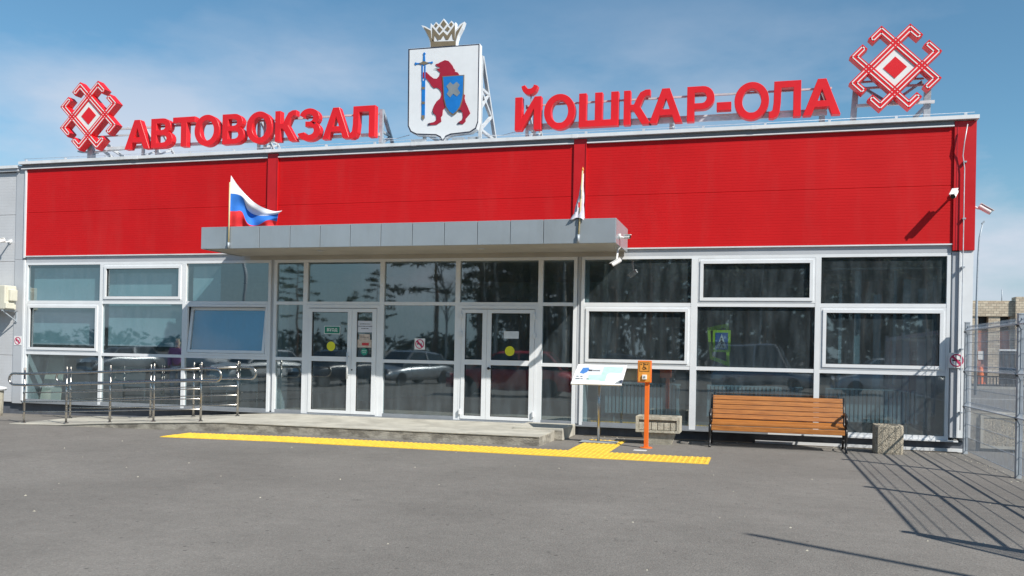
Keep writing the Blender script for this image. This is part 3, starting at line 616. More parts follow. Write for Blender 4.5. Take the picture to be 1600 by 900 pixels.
letters(S2, [('Й', 804.5, 844.5, 190), ('О', 850, 898, 185), ('Ш', 904.5, 965.5, 185), ('К', 974.5, 1016, 182), ('А', 1014.5, 1065.5, 180), ('Р', 1073.5, 1115.5, 178), ('-', 1120, 1142, 170), ('О', 1147.5, 1201, 175), ('Л', 1201.5, 1251.5, 172), ('А', 1255, 1313, 170)], 5.402, .585)
m = MB('truss_white'); m.bar((10.9, .29, 5.88), (16.12, .29, 5.88), .04, .03); m.bar((10.95, .27, 5.525), (16.05, .27, 5.525), .03, .03); m.use('galv_light').bar((10.95, .29, 5.47), (16.05, .29, 5.47), .04, .07)
link('rail', m, S2)
m = MB('truss_white')
for x in (10.92, 11.06, 13.50): m = MB('truss_white'); aframe(m, x, RZ, 5.87, .32); link('support_post', m, S2)
m = MB('galv'); aframe(m, 15.98, RZ, 5.88, .34, .5, .08); link('support_post', m, S2)

def ornament(cx, cz, s, posts, label):
    t = thing('ornament_emblem', label, 'emblem', (cx, .2, cz-.7), group='red and white woven diamond emblems')
    a, wd, b, he = 1.0, .40, 2.28, .22   # bar offset, width, hook outer edge, hook end
    def T(u, v): return (cx+(u-v)*s*.7071, cz+(u+v)*s*.7071)
    m = MB('red_letter'); z_ = 0
    def slab(u0, v0, u1, v1, y0, y1):
        m.prism([[T(u0, v0), T(u1, v0), T(u1, v1), T(u0, v1)]], y0, y1)
    y0, y1 = .10, .27
    # one outline made of the union: bars then hooks, each butted to the next
    h = wd/2
    for sg in (-1, 1):
        slab(-b, sg*a-h, b, sg*a+h, y0, y1)                      # two bars along u
        for q in ((-b, -a-h), (-a+h, a-h), (a+h, b)): slab(sg*a-h, q[0], sg*a+h, q[1], y0+.0005, y1)   # along v, in pieces
        for e in (-1, 1):
            u0, u1 = sorted((e*b, e*(b-wd))); v0, v1 = sorted((sg*(a-h), sg*he)); slab(u0, v0, u1, v1, y0+.0005, y1)
            v0, v1 = sorted((e*b, e*(b-wd))); u0, u1 = sorted((sg*(a-h), sg*he)); slab(u0, v0, u1, v1, y0+.001, y1)
    link('lattice', m, t)
    m = MB('white_paint'); y = y0-.004; q = .029
    def strip(p0, p1):
        (u0, v0), (u1, v1) = p0, p1
        if abs(u1-u0) > abs(v1-v0): r_ = [T(min(u0, u1)-q, v0-q), T(max(u0, u1)+q, v0-q), T(max(u0, u1)+q, v0+q), T(min(u0, u1)-q, v0+q)]
        else: r_ = [T(u0-q, min(v0, v1)-q), T(u0+q, min(v0, v1)-q), T(u0+q, max(v0, v1)+q), T(u0-q, max(v0, v1)+q)]
        m.prism([r_], y, y0+.002)
    i = .105
    for swap in (0, 1):
        for sg in (-1, 1):
            def P(u, v): return (v, u) if swap else (u, v)
            for o_ in (-i, i): strip(P(-a+.26, sg*a+o_), P(a-.26, sg*a+o_))
            for e in (-1, 1):
                # arm beyond the crossing with its hook, traced as a closed white outline
                uo, ui = e*(b-.10), e*(b-wd+.10); vo, vi = sg*(a+i), sg*(a-i)
                strip(P(e*(a+.26), vo), P(uo, vo)); strip(P(uo, vo), P(uo, sg*(he+.1))); strip(P(uo, sg*(he+.1)), P(ui, sg*(he+.1))); strip(P(ui, sg*(he+.1)), P(ui, vi)); strip(P(ui, vi), P(e*(a+.26), vi))
    for su in (-1, 1):
        for sv in (-1, 1):
            for du, dv in ((.105, .105), (-.105, .105), (.105, -.105), (-.105, -.105)): m.prism([[T(su*a+du-q, sv*a+dv-q), T(su*a+du+q, sv*a+dv-q), T(su*a+du+q, sv*a+dv+q), T(su*a+du-q, sv*a+dv+q)]], y, y0+.002)
    link('white_outline', m, t)
    k = .76; m = MB('white_paint').prism([[T(-k, -k), T(k, -k), T(k, k), T(-k, k)]], .115, .20); link('white_diamond', m, t)
    k = .45; m = MB('red_letter').prism([[T(-k, -k), T(k, -k), T(k, k), T(-k, k)]], .108, .1149); link('red_diamond', m, t)
    m = MB('red_letter'); k = .80
    m.prism([[T(-k, -k), T(k, -k), T(k, k), T(-k, k)], [T(-.762, -.762), T(-.762, .762), T(.762, .762), T(.762, -.762)]], .102, .2); link('diamond_edge', m, t)
    posts(t); return t
def posts_r(t):
    m = MB('galv'); m.bar((16.46, .42, RZ), (16.50, .36, 5.92), .09, .10); m.bar((16.48, 1.0, RZ), (16.5, .4, 5.9), .05); link('support_post', m, t); m = MB('galv'); m.bar((17.58, .42, RZ), (17.58, .36, 5.80), .10, .08); m.bar((17.28, .9, RZ+.02), (17.60, .36, 5.56), .05); link('support_post', m, t)
    m = MB('truss_white'); m.bar((16.50, .33, 5.575), (17.68, .33, 5.575), .05, .045); m.bar((16.55, .33, 5.96), (17.52, .33, 5.96), .03); m.bar((16.55, .34, 5.86), (17.52, .34, 5.86), .035)
    m.use('galv').bar((16.55, .36, 5.92), (17.0, .36, 5.60), .04); m.bar((17.5, .36, 5.92), (17.05, .36, 5.60), .04); m.bar((17.02, .3, 5.56), (17.02, .3, 5.75), .05); link('rail', m, t)
def posts_l(t):
    m = MB('galv'); m.bar((1.40, .36, RZ), (1.40, .36, 6.0), .13, .10); m.bar((1.05, .4, 5.50), (1.5, .4, 5.46), .1, .03); link('support_post', m, t)
    m = MB('truss_white'); m.bar((1.4, .34, 5.78), (2.45, .34, 5.78), .03); m.bar((1.5, .34, 5.46), (2.5, .34, 5.50), .03); m.bar((1.75, 1.0, RZ), (1.6, .38, 5.55), .05); m.bar((2.0, 1.1, RZ), (1.65, .38, 5.7), .05); m.bar((2.3, .36, 5.95), (2.6, .36, 5.72), .03); link('rail', m, t)
sR = .558*.70/ .70
ornament(17.055, 6.100, .279, posts_r, 'red and white diamond emblem on the right end of the roof')
ornament(1.53, 6.165, .290, posts_l, 'red and white diamond emblem on the left end of the roof')

# coat of arms
CYF, CYB = .10, .24
def P6(pts, ox, oy, k, y=CYF): return [(lambda p: (p.x, p.z))(W(ox+a/k, oy+b/k, y)) for a, b in pts]
t = thing('coat_of_arms', 'white shield with red bear, sword and blue shield under a crown', 'emblem', (9.33, .2, RZ))
sh = P6([(638, 76.5), (749.5, 68.5), (747.5, 190), (744, 201), (735, 207), (705, 210.5), (697, 214), (692, 222), (687.5, 215), (681, 211.5), (650, 210.5), (641, 206), (637, 197)], 0, 0, 1)
link('shield_plate', MB('crest_black').prism([sh], CYF-.0, CYB, .003, side='crest_white'), t)
c_ = (sum(p[0] for p in sh)/len(sh), sum(p[1] for p in sh)/len(sh))
inner = P6([(640.2, 78.4), (747.6, 70.6), (745.8, 189.5), (742.3, 199.7), (734, 205.2), (704, 208.6), (696, 212), (692, 218.5), (688.6, 213), (681.6, 209.6), (651, 208.6), (642.8, 204.6), (639, 196.5)], 0, 0, 1)
link('shield_face', MB('crest_white').prism([inner], CYF-.006, CYF-.001), t)
bear = [(255,160),(285,150),(300,140),(345,120),(380,128),(400,150),(420,175),(430,200),(445,215),(440,230),(470,240),(487,268),(500,330),(520,440),(540,460),(535,490),(545,530),(560,560),(590,635),(580,650),(545,690),(545,715),(520,740),(460,738),(480,718),(510,700),(520,670),(515,625),(480,610),(430,560),(350,575),(325,605),(320,655),(305,675),(310,715),(265,745),(185,752),(178,735),(240,720),(262,700),(260,660),(235,635),(226,600),(240,560),(265,520),(300,490),(312,455),(310,430),(290,400),(265,385),(240,392),(215,370),(195,335),(170,305),(158,295),(125,290),(118,262),(122,240),(165,235),(200,270),(235,298),(265,300),(290,275),(300,240),(270,215),(268,203),(292,200),(300,188),(272,182),(255,168)]
link('bear', MB('crest_crimson').prism([P6(bear, 640, 75, 6.21)], CYF-.016, CYF-.0065), t)
m = MB('crest_brown').prism([P6([(322,278),(535,264),(530,440),(518,510),(495,580),(465,625),(425,655),(385,628),(355,580),(335,500)], 640, 75, 6.21)], CYF-.026, CYF-.017)
m.use('crest_blue').prism([P6([(331,285),(526,272),(521,440),(510,508),(488,573),(460,615),(425,643),(391,619),(363,574),(344,498)], 640, 75, 6.21)], CYF-.029, CYF-.0265); link('small_shield', m, t)
m = MB('crest_grey').prism([P6([(400,335),(428,362),(462,332),(492,362),(470,400),(497,440),(465,475),(428,448),(398,485),(366,452),(386,415),(362,375)], 640, 75, 6.21)], CYF-.033, CYF-.0295); link('cross_charge', m, t)
m = MB('crest_blue').prism([P6([(122,320),(154,320),(150,680),(135,700),(120,680)], 640, 75, 6.21)], CYF-.016, CYF-.0065)
m.prism([P6([(137,60),(150,60),(156,140),(133,140)], 640, 75, 6.21)], CYF-.016, CYF-.0065)
m.prism([P6([(145,42),(160,58),(145,74),(131,58)], 640, 75, 6.21)], CYF-.017, CYF-.0065)
m.prism([P6([(120,165),(132,165),(130,318),(120,318)], 640, 75, 6.21)], CYF-.0165, CYF-.0065); m.prism([P6([(147,165),(158,165),(156,318),(146,318)], 640, 75, 6.21)], CYF-.0165, CYF-.0065)
m.prism([P6([(50,150),(62,140),(75,148),(210,138),(222,130),(230,145),(218,156),(205,148),(75,160),(60,170)], 640, 75, 6.21)], CYF-.0155, CYF-.0065)
m.use('crest_brown').prism([P6([(95,152),(140,130),(190,146),(140,166)], 640, 75, 6.21)], CYF-.020, CYF-.017)
for cy_ in (392, 535): m.prism([P6([(122,cy_-12),(152,cy_-12),(151,cy_+12),(121,cy_+12)], 640, 75, 6.21)], CYF-.019, CYF-.0162)
m.prism([P6([(120,655),(150,655),(149,682),(135,702),(120,682)], 640, 75, 6.21)], CYF-.019, CYF-.0162)
link('sword', m, t)
m = MB('crest_black')
for pts in ([(236,203),(270,200),(290,206),(270,208)], [(178,738),(200,728),(205,748),(184,752)], [(462,736),(480,722),(500,736),(480,741)], [(225,610),(238,640),(232,645),(220,615)], [(478,600),(512,610),(500,622),(478,614)]): m.prism([P6(pts, 640, 75, 6.21)], CYF-.019, CYF-.0162)
link('black_detail', m, t)
crown = [(365,800),(358,660),(318,545),(235,380),(145,245),(235,268),(368,345),(378,195),(432,255),(512,160),(585,225),(710,72),(825,225),(903,125),(975,200),(1010,165),(1012,360),(1120,215),(1235,150),(1180,310),(1085,490),(1035,650),(1030,760)]
link('crown_plate', MB('crest_white').prism([P6(crown, 650, 25, 16.37)], CYF, CYB-.03, .003), t)
m = MB('crest_brown'); k = 16.37; yb = CYF-.006
for pts in ([(385,792),(378,660),(1018,640),(1015,750)], [(378,658),(340,550),(262,395),(200,285),(380,375),(395,560),(470,650)], [(415,560),(420,285),(600,500),(600,600),(560,630),(480,490),(460,640),(420,640)],
            [(600,600),(600,500),(700,400),(800,500),(790,610),(760,600),(710,490),(640,600)], [(800,500),(995,230),(995,560),(1015,640),(945,590),(920,440),(830,600),(790,610)],
            [(1012,520),(1030,400),(1200,200),(1060,500),(1018,640)], [(515,190),(560,240),(515,300),(470,250)], [(705,110),(785,210),(712,305),(635,215)], [(905,160),(950,215),(905,280),(850,215)],
            [(600,270),(680,350),(620,420),(600,430),(545,345)], [(810,265),(870,330),(815,400),(740,350)]): m.prism([P6(pts, 650, 25, k)], yb, CYF-.001)
link('crown_face', m, t)
m = MB('truss_white'); 
for x in (8.95, 10.04):
    m.bar((x, .28, RZ), (x, .28, 6.85), .055); m.bar((x+.02, 1.35, RZ), (x, .32, 6.85), .06)
    for za, zb in ((5.5, 5.9), (5.9, 6.25), (6.25, 6.25), (5.5, 5.5)): 
        ya = .28+(6.85-zb)/1.61*1.07; m.bar((x, .28, za), (x+.01, ya, zb), .05)
    m.bar((x, .28, 6.2), (x, .28+.62, 5.9), .05)
m.bar((8.95, .28, 5.7), (10.04, .28, 5.7), .05); m.bar((8.95, .28, 6.6), (10.04, .28, 6.6), .05)
link('support_frame', m, t)
m = MB('galv'); 
for x in (8.8, 9.6, 9.9): link('base_weight', MB('galv').box((x, -.02, RZ-.01), (x+.22, .5, RZ+.05)), t)
m = MB('galv_light'); m.tube([W(590, 214, .3), W(605, 217, .3), W(620, 216.5, .3), W(640, 211, .3)], .006, 5); m.tube([W(745, 207, .3), W(765, 211.5, .3), W(785, 211.5, .3), W(806, 206, .3)], .006, 5)
tag(link('power_cable', m), 'thin cable sagging between the roof signs and the shield', 'cable')

# ------------------------------------------------------------------ platform, ramp, railings
m = MB('old_concrete')
PX = [(1.95, gz(2)+.012), (3.0, gz(3)+.02), (4.0, .035), (4.9, .082), (5.85, .125), (6.4, .145), (11.86, .150)]
PYF, PYB = -2.13, -.08
for (xa, za), (xb, zb) in zip(PX, PX[1:]):
    m.use('old_concrete').hexa([(xa, PYF, -.3), (xb, PYF, -.3), (xb, PYB, -.3), (xa, PYB, -.3), (xa, PYF, za-.012), (xb, PYF, zb-.012), (xb, PYB, za-.012 if 0 else zb-.012), (xa, PYB, za-.012)])
    lift = lambda z: z+.02 if z > .1 else z
    m.use('mortar').hexa([(xa, PYF-.012, za-.0115), (xb, PYF-.012, zb-.0115), (xb, PYB, zb-.0115), (xa, PYB, za-.0115), (xa, PYF-.012, za), (xb, PYF-.012, zb), (xb, PYB, lift(zb)), (xa, PYB, lift(za))])
link('entrance_ramp', m, kind='structure')
m = MB('mortar'); m.bevbox((11.15, -1.10, .0), (12.0, -.10, .198), .012); m.use('old_concrete').box((11.2, -1.105, .01), (11.99, -1.09, .16)); link('entrance_step', m, kind='structure')

def railing(ylist, posts, y, label, ends):
    x0 = posts[0][0]; t = thing('handrail', label, 'railing', (posts[0][0], y, posts[0][1]), group='steel handrails of the ramp')
    tops = {}
    for x, zb in posts:
        m = MB('steel'); m.tube([(x, y, zb), (x, y, zb+.99)], .019, 10); m.lathe((x, y, zb+.988), [(.019, 0), (.024, .01), (.012, .03)], 10); link('post', m, t)
        m = MB('steel'); m.lathe((x, y, zb), [(.045, 0), (.045, .008), (.024, .02)], 14); link('post_foot', m, t)
    def zr(x, h):
        if x <= posts[0][0]: return posts[0][1]+h
        for (xa, za), (xb, zb) in zip(posts, posts[1:]):
            if x <= xb: return za+(zb-za)*(x-xa)/(xb-xa)+h
        return posts[-1][1]+h
    xa, xb = posts[0][0], posts[-1][0]; yo = y-.05; la, lb = ends
    h1, h2 = .905, .70
    pts = []
    for k in range(9):
        a = math.pi*(.5+k/8); pts.append((xa-la+math.cos(a)*.1, yo, zr(xa, (h1+h2)/2)+math.sin(a)*(h1-h2)/2))
    loop = [(x, yo, zr(x, h1)) for x, _ in reversed(posts)] + [(xa-la+.0, yo, zr(xa, h1))]+pts[1:-1]+[(xa-la, yo, zr(xa, h2))]+[(x, yo, zr(x, h2)) for x, _ in posts]
    end = [(xb+lb+math.cos(math.pi*(-.5+k/8))*.1, yo, zr(xb, (h1+h2)/2)+math.sin(math.pi*(-.5+k/8))*(h1-h2)/2) for k in range(9)]
    loop += end
    loop.append(loop[0])
    link('hand_loop', MB('steel').tube(loop, .021, 10), t)
    for h in (.56, .39, .21):
        link('rail', MB('steel').tube([(x, y-.032, zr(x, h)) for x, _ in posts], .0095, 8), t)
    for x, zb in posts:
        for h in (h1, h2, .56, .39, .21): link('rail_clamp', MB('steel').tube([(x, y, zr(x, h)-.02), (x, y-.035, zr(x, h)-.012)], .008, 6), t)
    return t
railing(0, [(2.085, gz(2)+.01), (3.022, -.02), (3.96, .028), (4.87, .08), (5.82, .124)], -1.95, 'front stainless steel handrail along the outer edge of the ramp', (.20, .32))
railing(0, [(2.01, gz(2)+.01), (2.95, -.02), (3.865, .03), (4.815, .09), (5.76, .135)], -.75, 'rear stainless steel handrail between the ramp and the glazing', (.2, .3))

# tactile paving
T_ = bpy.data.objects.new('tactile_paving', None); COL.objects.link(T_); T_['kind'] = 'structure'
def tile_mesh(w_, d_, along_x):
    m = MB('yellow_tile').box((0, 0, -.02), (w_, d_, .006))
    n = 4
    for k in range(n):
        if along_x: y = d_*(k+.5)/n; m.hexa([(.012, y-.02, .006), (w_-.012, y-.02, .006), (w_-.012, y+.02, .006), (.012, y+.02, .006), (.016, y-.011, .013), (w_-.016, y-.011, .013), (w_-.016, y+.011, .013), (.016, y+.011, .013)])
        else: x = w_*(k+.5)/n; m.hexa([(x-.02, .012, .006), (x+.02, .012, .006), (x+.02, d_-.012, .006), (x-.02, d_-.012, .006), (x-.011, .016, .013), (x+.011, .016, .013), (x+.011, d_-.016, .013), (x-.011, d_-.016, .013)])
    return m
t0 = link('tile', tile_mesh(.296, .37, False), T_, local=True); first = True
xs = 6.02
rt = random.Random(2)
while xs < 14.4:
    for yy in (-3.27, -2.895):
        o = t0 if first else share(t0, 'tile', T_); first = False
        o.location = (xs, yy, gz(xs)+rt.uniform(0, .003)); o.rotation_euler = (0, 0, rt.uniform(-.006, .006))
    xs += .30
for k in range(6):
    for xx in (12.38, 12.68):
        o = share(t0, 'tile', T_); o.location = (xx, -2.51+.29*k, rt.uniform(0, .003)); o.scale = (1, .77, 1); o.rotation_euler = (0, 0, rt.uniform(-.006, .006))

# ------------------------------------------------------------------ info board, call post
t = thing('information_board', 'tilted white tactile map board on a steel pole standing on yellow tiles', 'sign board', (12.6, -1.2, 0))
A0, A1 = Vector((12.2, -.95, 1.245)), Vector((12.2, -1.53, .945))
def onb(u, v, h=0):   # u across 0..1, v down 0..1
    n = Vector((0, -(A0.z-A1.z), -(A0.y-A1.y)*-1)).normalized(); n = Vector((0, -.46, .888))
    return A0 + (A1-A0)*v + Vector((.80, 0, 0))*u + n*h
def slabb(m, u0, v0, u1, v1, h0, h1): m.hexa([onb(u0, v1, h0), onb(u1, v1, h0), onb(u1, v0, h0), onb(u0, v0, h0), onb(u0, v1, h1), onb(u1, v1, h1), onb(u1, v0, h1), onb(u0, v0, h1)])
m = MB('white_paint'); slabb(m, 0, 0, 1, 1, -.02, 0); link('board', m, t, bevel=.003)
m = MB('light_print'); slabb(m, .05, .10, .95, .86, .0005, .002); link('map_sheet', m, t)
m = MB('pale_green_print'); slabb(m, .55, .11, .94, .85, .0022, .0032); slabb(m, .30, .55, .55, .80, .0022, .0032); link('green_area', m, t)
m = MB('white_paint'); m.add([onb(.66, .86, .0036), onb(.98, .86, .0036), onb(.98, .45, .0036), onb(.72, .42, .0036), onb(.66, .5, .0036)], [(0, 1, 2, 3, 4)]); link('white_area', m, t)
m = MB('blue_print'); m.add([onb(.10, .46, .0035), onb(.13, .2, .0035), (onb(.24, .18, .0035)), onb(.27, .26, .0035), onb(.24, .42, .0035), onb(.18, .50, .0035)], [(0, 5, 4, 3, 2, 1)]); link('blue_area', m, t)
m = MB('dark_print'); rr = random.Random(4)
slabb(m, .26, .28, .34, .36, .0024, .004)
for k in range(7): slabb(m, .35+k*.022, .29, .35+k*.022+.014, .36, .0024, .004)
for vv, ks in ((.62, (.06, .14)), (.74, (.06, .10, .16, .28))):
    for u0 in ks: slabb(m, u0, vv, u0+.045, vv+.035, .0024, .004)
m.use('crest_grey').add([onb(.86, .95, .0041), onb(.98, .95, .0041), onb(.98, .78, .0041), onb(.94, .78, .0041)], [(0, 1, 2, 3)]); link('map_print', m, t)
link('pole', MB('steel').tube([(12.6, -1.2, .02), (12.6, -1.2, 1.09)], .024, 14), t)
link('base_plate', MB('galv').box((12.32, -1.36, .016), (12.90, -1.04, .026)), t)

t = thing('call_post', 'orange assistance call post with button box in front of stone trough', 'call post', (13.40, -1.6, 0))
link('post', MB('orange_paint').bevbox((13.372, -1.632, .01), (13.437, -1.567, 1.0), .004), t)
link('base_disc', MB('orange_paint').lathe((13.405, -1.6, 0), [(.095, 0), (.095, .01), (.085, .014)], 24), t)
link('call_box', MB('orange_paint').bevbox((13.262, -1.665, .995), (13.468, -1.57, 1.33), .008), t)
m = MB('orange_label').box((13.275, -1.668, 1.01), (13.455, -1.6655, 1.315)); m.use('black_matte'); frame_ring(m, 13.292, 1.165, 13.438, 1.30, .005, -1.671, -1.6685)
m.tube([(13.36, -1.67, 1.275), (13.358, -1.67, 1.23), (13.385, -1.67, 1.225), (13.395, -1.67, 1.20)], .005, 5); m.prism([circle(13.36, 1.213, .022, 16), circle(13.36, 1.213, .015, 16)], -1.672, -1.669); m.prism([circle(13.357, 1.284, .008, 10)], -1.672, -1.669)
for k in range(4): m.box((13.31+k*.03, -1.671, 1.266), (13.31+k*.03+.018, -1.6688, 1.28)) if k != 1 else None
link('pictogram_label', m, t)
m = MB('white_paint').bevbox((13.335, -1.69, 1.045), (13.405, -1.667, 1.115), .004); m.use('crest_grey').lathe((13.37, -1.69, 1.08), [(.016, 0), (.016, .005)], 14, (0, -1, 0)); link('call_button', m, t)
g_ = MB('road_white').box((13.27, -2.06, -.01), (13.46, -1.93, .004)); o = link('anchor_patch', g_, kind='structure')

# ------------------------------------------------------------------ planters
t = thing('trough_planter', 'rectangular pale stone trough planter on a pedestal behind the orange post', 'planter', (13.5, -.9, 0))
x0, x1, y0, y1, z0, z1 = 13.175, 13.86, -1.10, -.66, .195, .445
m = MB('cast_stone')
m.box((x0, y0, z0), (x1, y0+.04, z0+.035)); m.box((x0, y0, z1-.05), (x1, y0+.04, z1)); m.box((x0, y0+.0005, z0+.035), (x0+.045, y0+.04, z1-.05)); m.box((x1-.045, y0+.0005, z0+.035), (x1, y0+.04, z1-.05))
m.box((x0, y0+.04, z0), (x0+.05, y1, z1)); m.box((x1-.05, y0+.04, z0), (x1, y1, z1)); m.box((x0+.05, y1-.05, z0), (x1-.05, y1, z1)); m.box((x0+.05, y0+.04, z0), (x1-.05, y1-.05, z0+.05)); m.box((x0+.05, y0+.0405, z0+.05), (x1-.05, y0+.075, z1-.001))
link('trough', m, t)
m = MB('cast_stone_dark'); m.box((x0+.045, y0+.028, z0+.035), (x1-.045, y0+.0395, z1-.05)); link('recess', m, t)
pz = [(x0+.05+k*.0985, x0+.05+k*.0985+.088) for k in range(6)]
for a, b in pz: link('relief_block', MB('cast_stone').bevbox((a, y0+.012, z0+.04), (b, y0+.03, z1-.095), .006), t)
m = MB('dirt').box((x0+.05, y0+.08, z1-.06), (x1-.05, y1-.05, z1-.05)); link('soil', m, t)
m = MB('cast_stone'); m.hexa([(13.33, -1.02, 0), (13.72, -1.02, 0), (13.72, -.76, 0), (13.33, -.76, 0), (13.26, -1.06, .194), (13.79, -1.06, .194), (13.79, -.70, .194), (13.26, -.70, .194)]); link('pedestal', m, t)
def cube_planter(x0, y0, w_, h_, label, group=None):
    t = thing('cube_planter', label, 'planter', (x0+w_/2, y0+w_/2, 0), group=group)
    cx, cy_ = x0+w_/2, y0+w_/2
    bm = bmesh.new(); n = 32
    def ring(r, z, sq):
        out = []
        for k in range(n):
            a = 2*math.pi*k/n+math.pi/n; c, s_ = math.cos(a), math.sin(a); q = max(abs(c), abs(s_)); e = 7
            sup = 1/((abs(c)**e+abs(s_)**e)**(1/e)); rr_ = r*(sup if sq else 1); out.append(bm.verts.new((cx+c*rr_, cy_+s_*rr_, z)))
        return out
    rings = [ring(w_/2*.97, 0, 1), ring(w_/2, .03, 1), ring(w_/2*1.0, h_-.02, 1), ring(w_/2*.97, h_, 1), ring(w_/2*.72, h_, 0), ring(w_/2*.68, h_-.10, 0)]
    for a, b in zip(rings, rings[1:]):
        for k in range(n): bm.faces.new((a[k], a[(k+1) % n], b[(k+1) % n], b[k]))
    bm.faces.new(rings[0][::-1])
    link('planter_body', MB('aggregate').frombm(bm), t)
    m = MB('dirt').lathe((cx, cy_, h_-.09), [(w_/2*.69, 0), (w_/2*.5, .01)], 20); link('soil', m, t)
cube_planter(16.735, -.86, .41, .43, 'small square exposed aggregate planter between the bench and the corner')
t = thing('concrete_planter', 'large pebble faced concrete planter standing behind the mesh fence', 'planter', (19.0, .7, 0))
m = MB('old_concrete').bevbox((18.24, .32, .0), (19.05, 1.02, .60), .02); link('planter_body', m, t)
m = MB('mortar'); frame_ring(m, 18.42, .05, 19.02, .58, .045, .285, .319); link('panel_rim', m, t)
link('pebble_panel', MB('aggregate').box((18.466, .295, .096), (18.974, .319, .534)), t)

# ------------------------------------------------------------------ bench
t = thing('park_bench', 'long slatted orange brown wooden bench with black cast iron ends', 'bench', (15.3, -.75, 0))
BX0, BX1 = 14.34, 16.30
def back(zz): return -.62 + (zz-.40)*.36     # y of the backrest face at height
for k in range(5):
    z = .43+k*.0735; y = back(z+.03); d = Vector((0, .34, .94)).normalized()
    c = Vector((0, y, z+.032)); nrm = Vector((0, -.94, .34)); h = .0350
    a, b = c-d*h, c+d*h
    m = MB('wood').hexa([(BX0, *(a+nrm*.012).yz), (BX1, *(a+nrm*.012).yz), (BX1, *(a-nrm*.016).yz), (BX0, *(a-nrm*.016).yz), (BX0, *(b+nrm*.012).yz), (BX1, *(b+nrm*.012).yz), (BX1, *(b-nrm*.016).yz), (BX0, *(b-nrm*.016).yz)])
    link('back_slat', m, t, bevel=.004)
    m = MB('steel')
    for x in (BX0+.02, BX1-.02): m.lathe(Vector((x, *(c+nrm*.012).yz)), [(.008, 0), (.005, .004)], 8, nrm)
    link('slat_bolt', m, t)
for y0, y1, za, zb in ((-.66, -.60, .392, .418), (-.75, -.675, .378, .386), (-.84, -.765, .376, .376), (-.935, -.855, .372, .376)):
    link('seat_slat', MB('wood').hexa([(BX0, y0, za-.03), (BX1, y0, za-.03), (BX1, y1, zb-.03), (BX0, y1, zb-.03), (BX0, y0, za), (BX1, y0, za), (BX1, y1, zb), (BX0, y1, zb)]), t, bevel=.004)
link('seat_slat', MB('wood').hexa([(BX0, -.990, .262), (BX1, -.990, .262), (BX1, -.962, .258), (BX0, -.962, .258), (BX0, -.985, .332), (BX1, -.985, .332), (BX1, -.958, .338), (BX0, -.958, .338)]), t, bevel=.004)
for x in (BX0-.02, BX1+.02):
    m = MB('black_iron')
    def path(pts, wd=.034): 
        for p, q in zip(pts, pts[1:]): m.bar((x, *p), (x, *q), wd, wd)
    def P3(pts, r): m.tube([(x, *p) for p in pts], r, 8)
    P3([(-1.04, .0), (-1.00, .03), (-.95, .10), (-.94, .18), (-.965, .26), (-.97, .33), (-.93, .352), (-.75, .345), (-.60, .36), (-.58, .42), (-.50, .62), (-.43, .80)], [.02, .018, .018, .02, .024, .024, .02, .018, .022, .022, .019, .014])
    P3([(-.40, .0), (-.44, .03), (-.50, .12), (-.55, .24), (-.60, .36)], [.02, .018, .018, .02, .02])
    P3([(-.95, .12), (-.78, .17), (-.54, .15)], .011)
    P3([(-.555, .53), (-.68, .565), (-.82, .56), (-.93, .535), (-.985, .49), (-.98, .44), (-.945, .43), (-.93, .46)], [.02, .024, .026, .026, .024, .02, .017, .013])
    P3([(-.95, .36), (-.965, .42), (-.93, .50), (-.86, .54)], .014); P3([(-.80, .36), (-.83, .44), (-.77, .52)], .012)
    link('cast_iron_end', m, t)

# ------------------------------------------------------------------ mesh fence
FX = 18.10
t = thing('mesh_fence', 'galvanised welded mesh fence running from the building corner towards the viewer', 'fence', (FX, -3, 0))
PYS = [-.22, -3.03, -5.75, -8.35]
for y in PYS:
    link('post', MB('galv').box((FX-.03, y-.04, -.1), (FX+.03, y+.04, 2.0)), t)
    link('post_cap', MB('galv').box((FX-.034, y-.044, 2.0), (FX+.034, y+.044, 2.015)), t)
FZ = [.06, .26, .46, .66, .735, .80, 1.0, 1.20, 1.27, 1.40, 1.60, 1.78, 1.88, 1.93]
folds = {.735: .035, 1.27: .035, 1.88: .03}
for ya, yb in zip(PYS, PYS[1:]):
    a, b = yb+.045, ya-.045
    m = MB('galv_light'); n = int((b-a)/.055)
    prof = [(0, .05), (0, .66), (-.035, .735), (0, .80), (0, 1.20), (-.035, 1.27), (0, 1.34), (0, 1.82), (-.03, 1.88), (0, 1.93), (0, 1.96)]
    for k in range(n+1):
        y = a+(b-a)*k/n
        for (xa, za), (xb, zb) in zip(prof, prof[1:]):
            r = .0028; m.add([(FX+xa-r, y, za), (FX+xa+r, y-r, za), (FX+xa+r, y+r, za), (FX+xb-r, y, zb), (FX+xb+r, y-r, zb), (FX+xb+r, y+r, zb)], [(0, 1, 4, 3), (1, 2, 5, 4), (2, 0, 3, 5)])
    o = link('mesh_wire', m, t, kind='stuff')
    m = MB('galv_light')
    for z in (.06, .26, .46, .66, .80, 1.0, 1.20, 1.34, 1.52, 1.70, 1.82, 1.94): m.bar((FX+.006, a, z), (FX+.006, b, z), .007)
    link('horizontal_wire', m, t)
    for z, r in ((.735, .012), (1.27, .012), (1.88, .013)):
        link('fold_rail', MB('galv_light').bar((FX-.038, a, z), (FX-.038, b, z), r*2, r*1.2), t)
    m = MB('black_matte')
    for z in (.735, 1.27, 1.88): m.box((FX-.05, ya-.055, z-.02), (FX+.035, ya+.055, z+.02)) if 0 else m.box((FX-.036, ya-.05, z-.03), (FX-.031, ya+.05, z+.0))
    link('clamp', m, t)
t2 = thing('mesh_gate', 'mesh gate leaf turned away from the end of the fence', 'gate', (FX, -8.5, 0))
ga, gb = Vector((18.14, -8.45, 0)), Vector((19.5, -10.1, 0))
m = MB('galv'); 
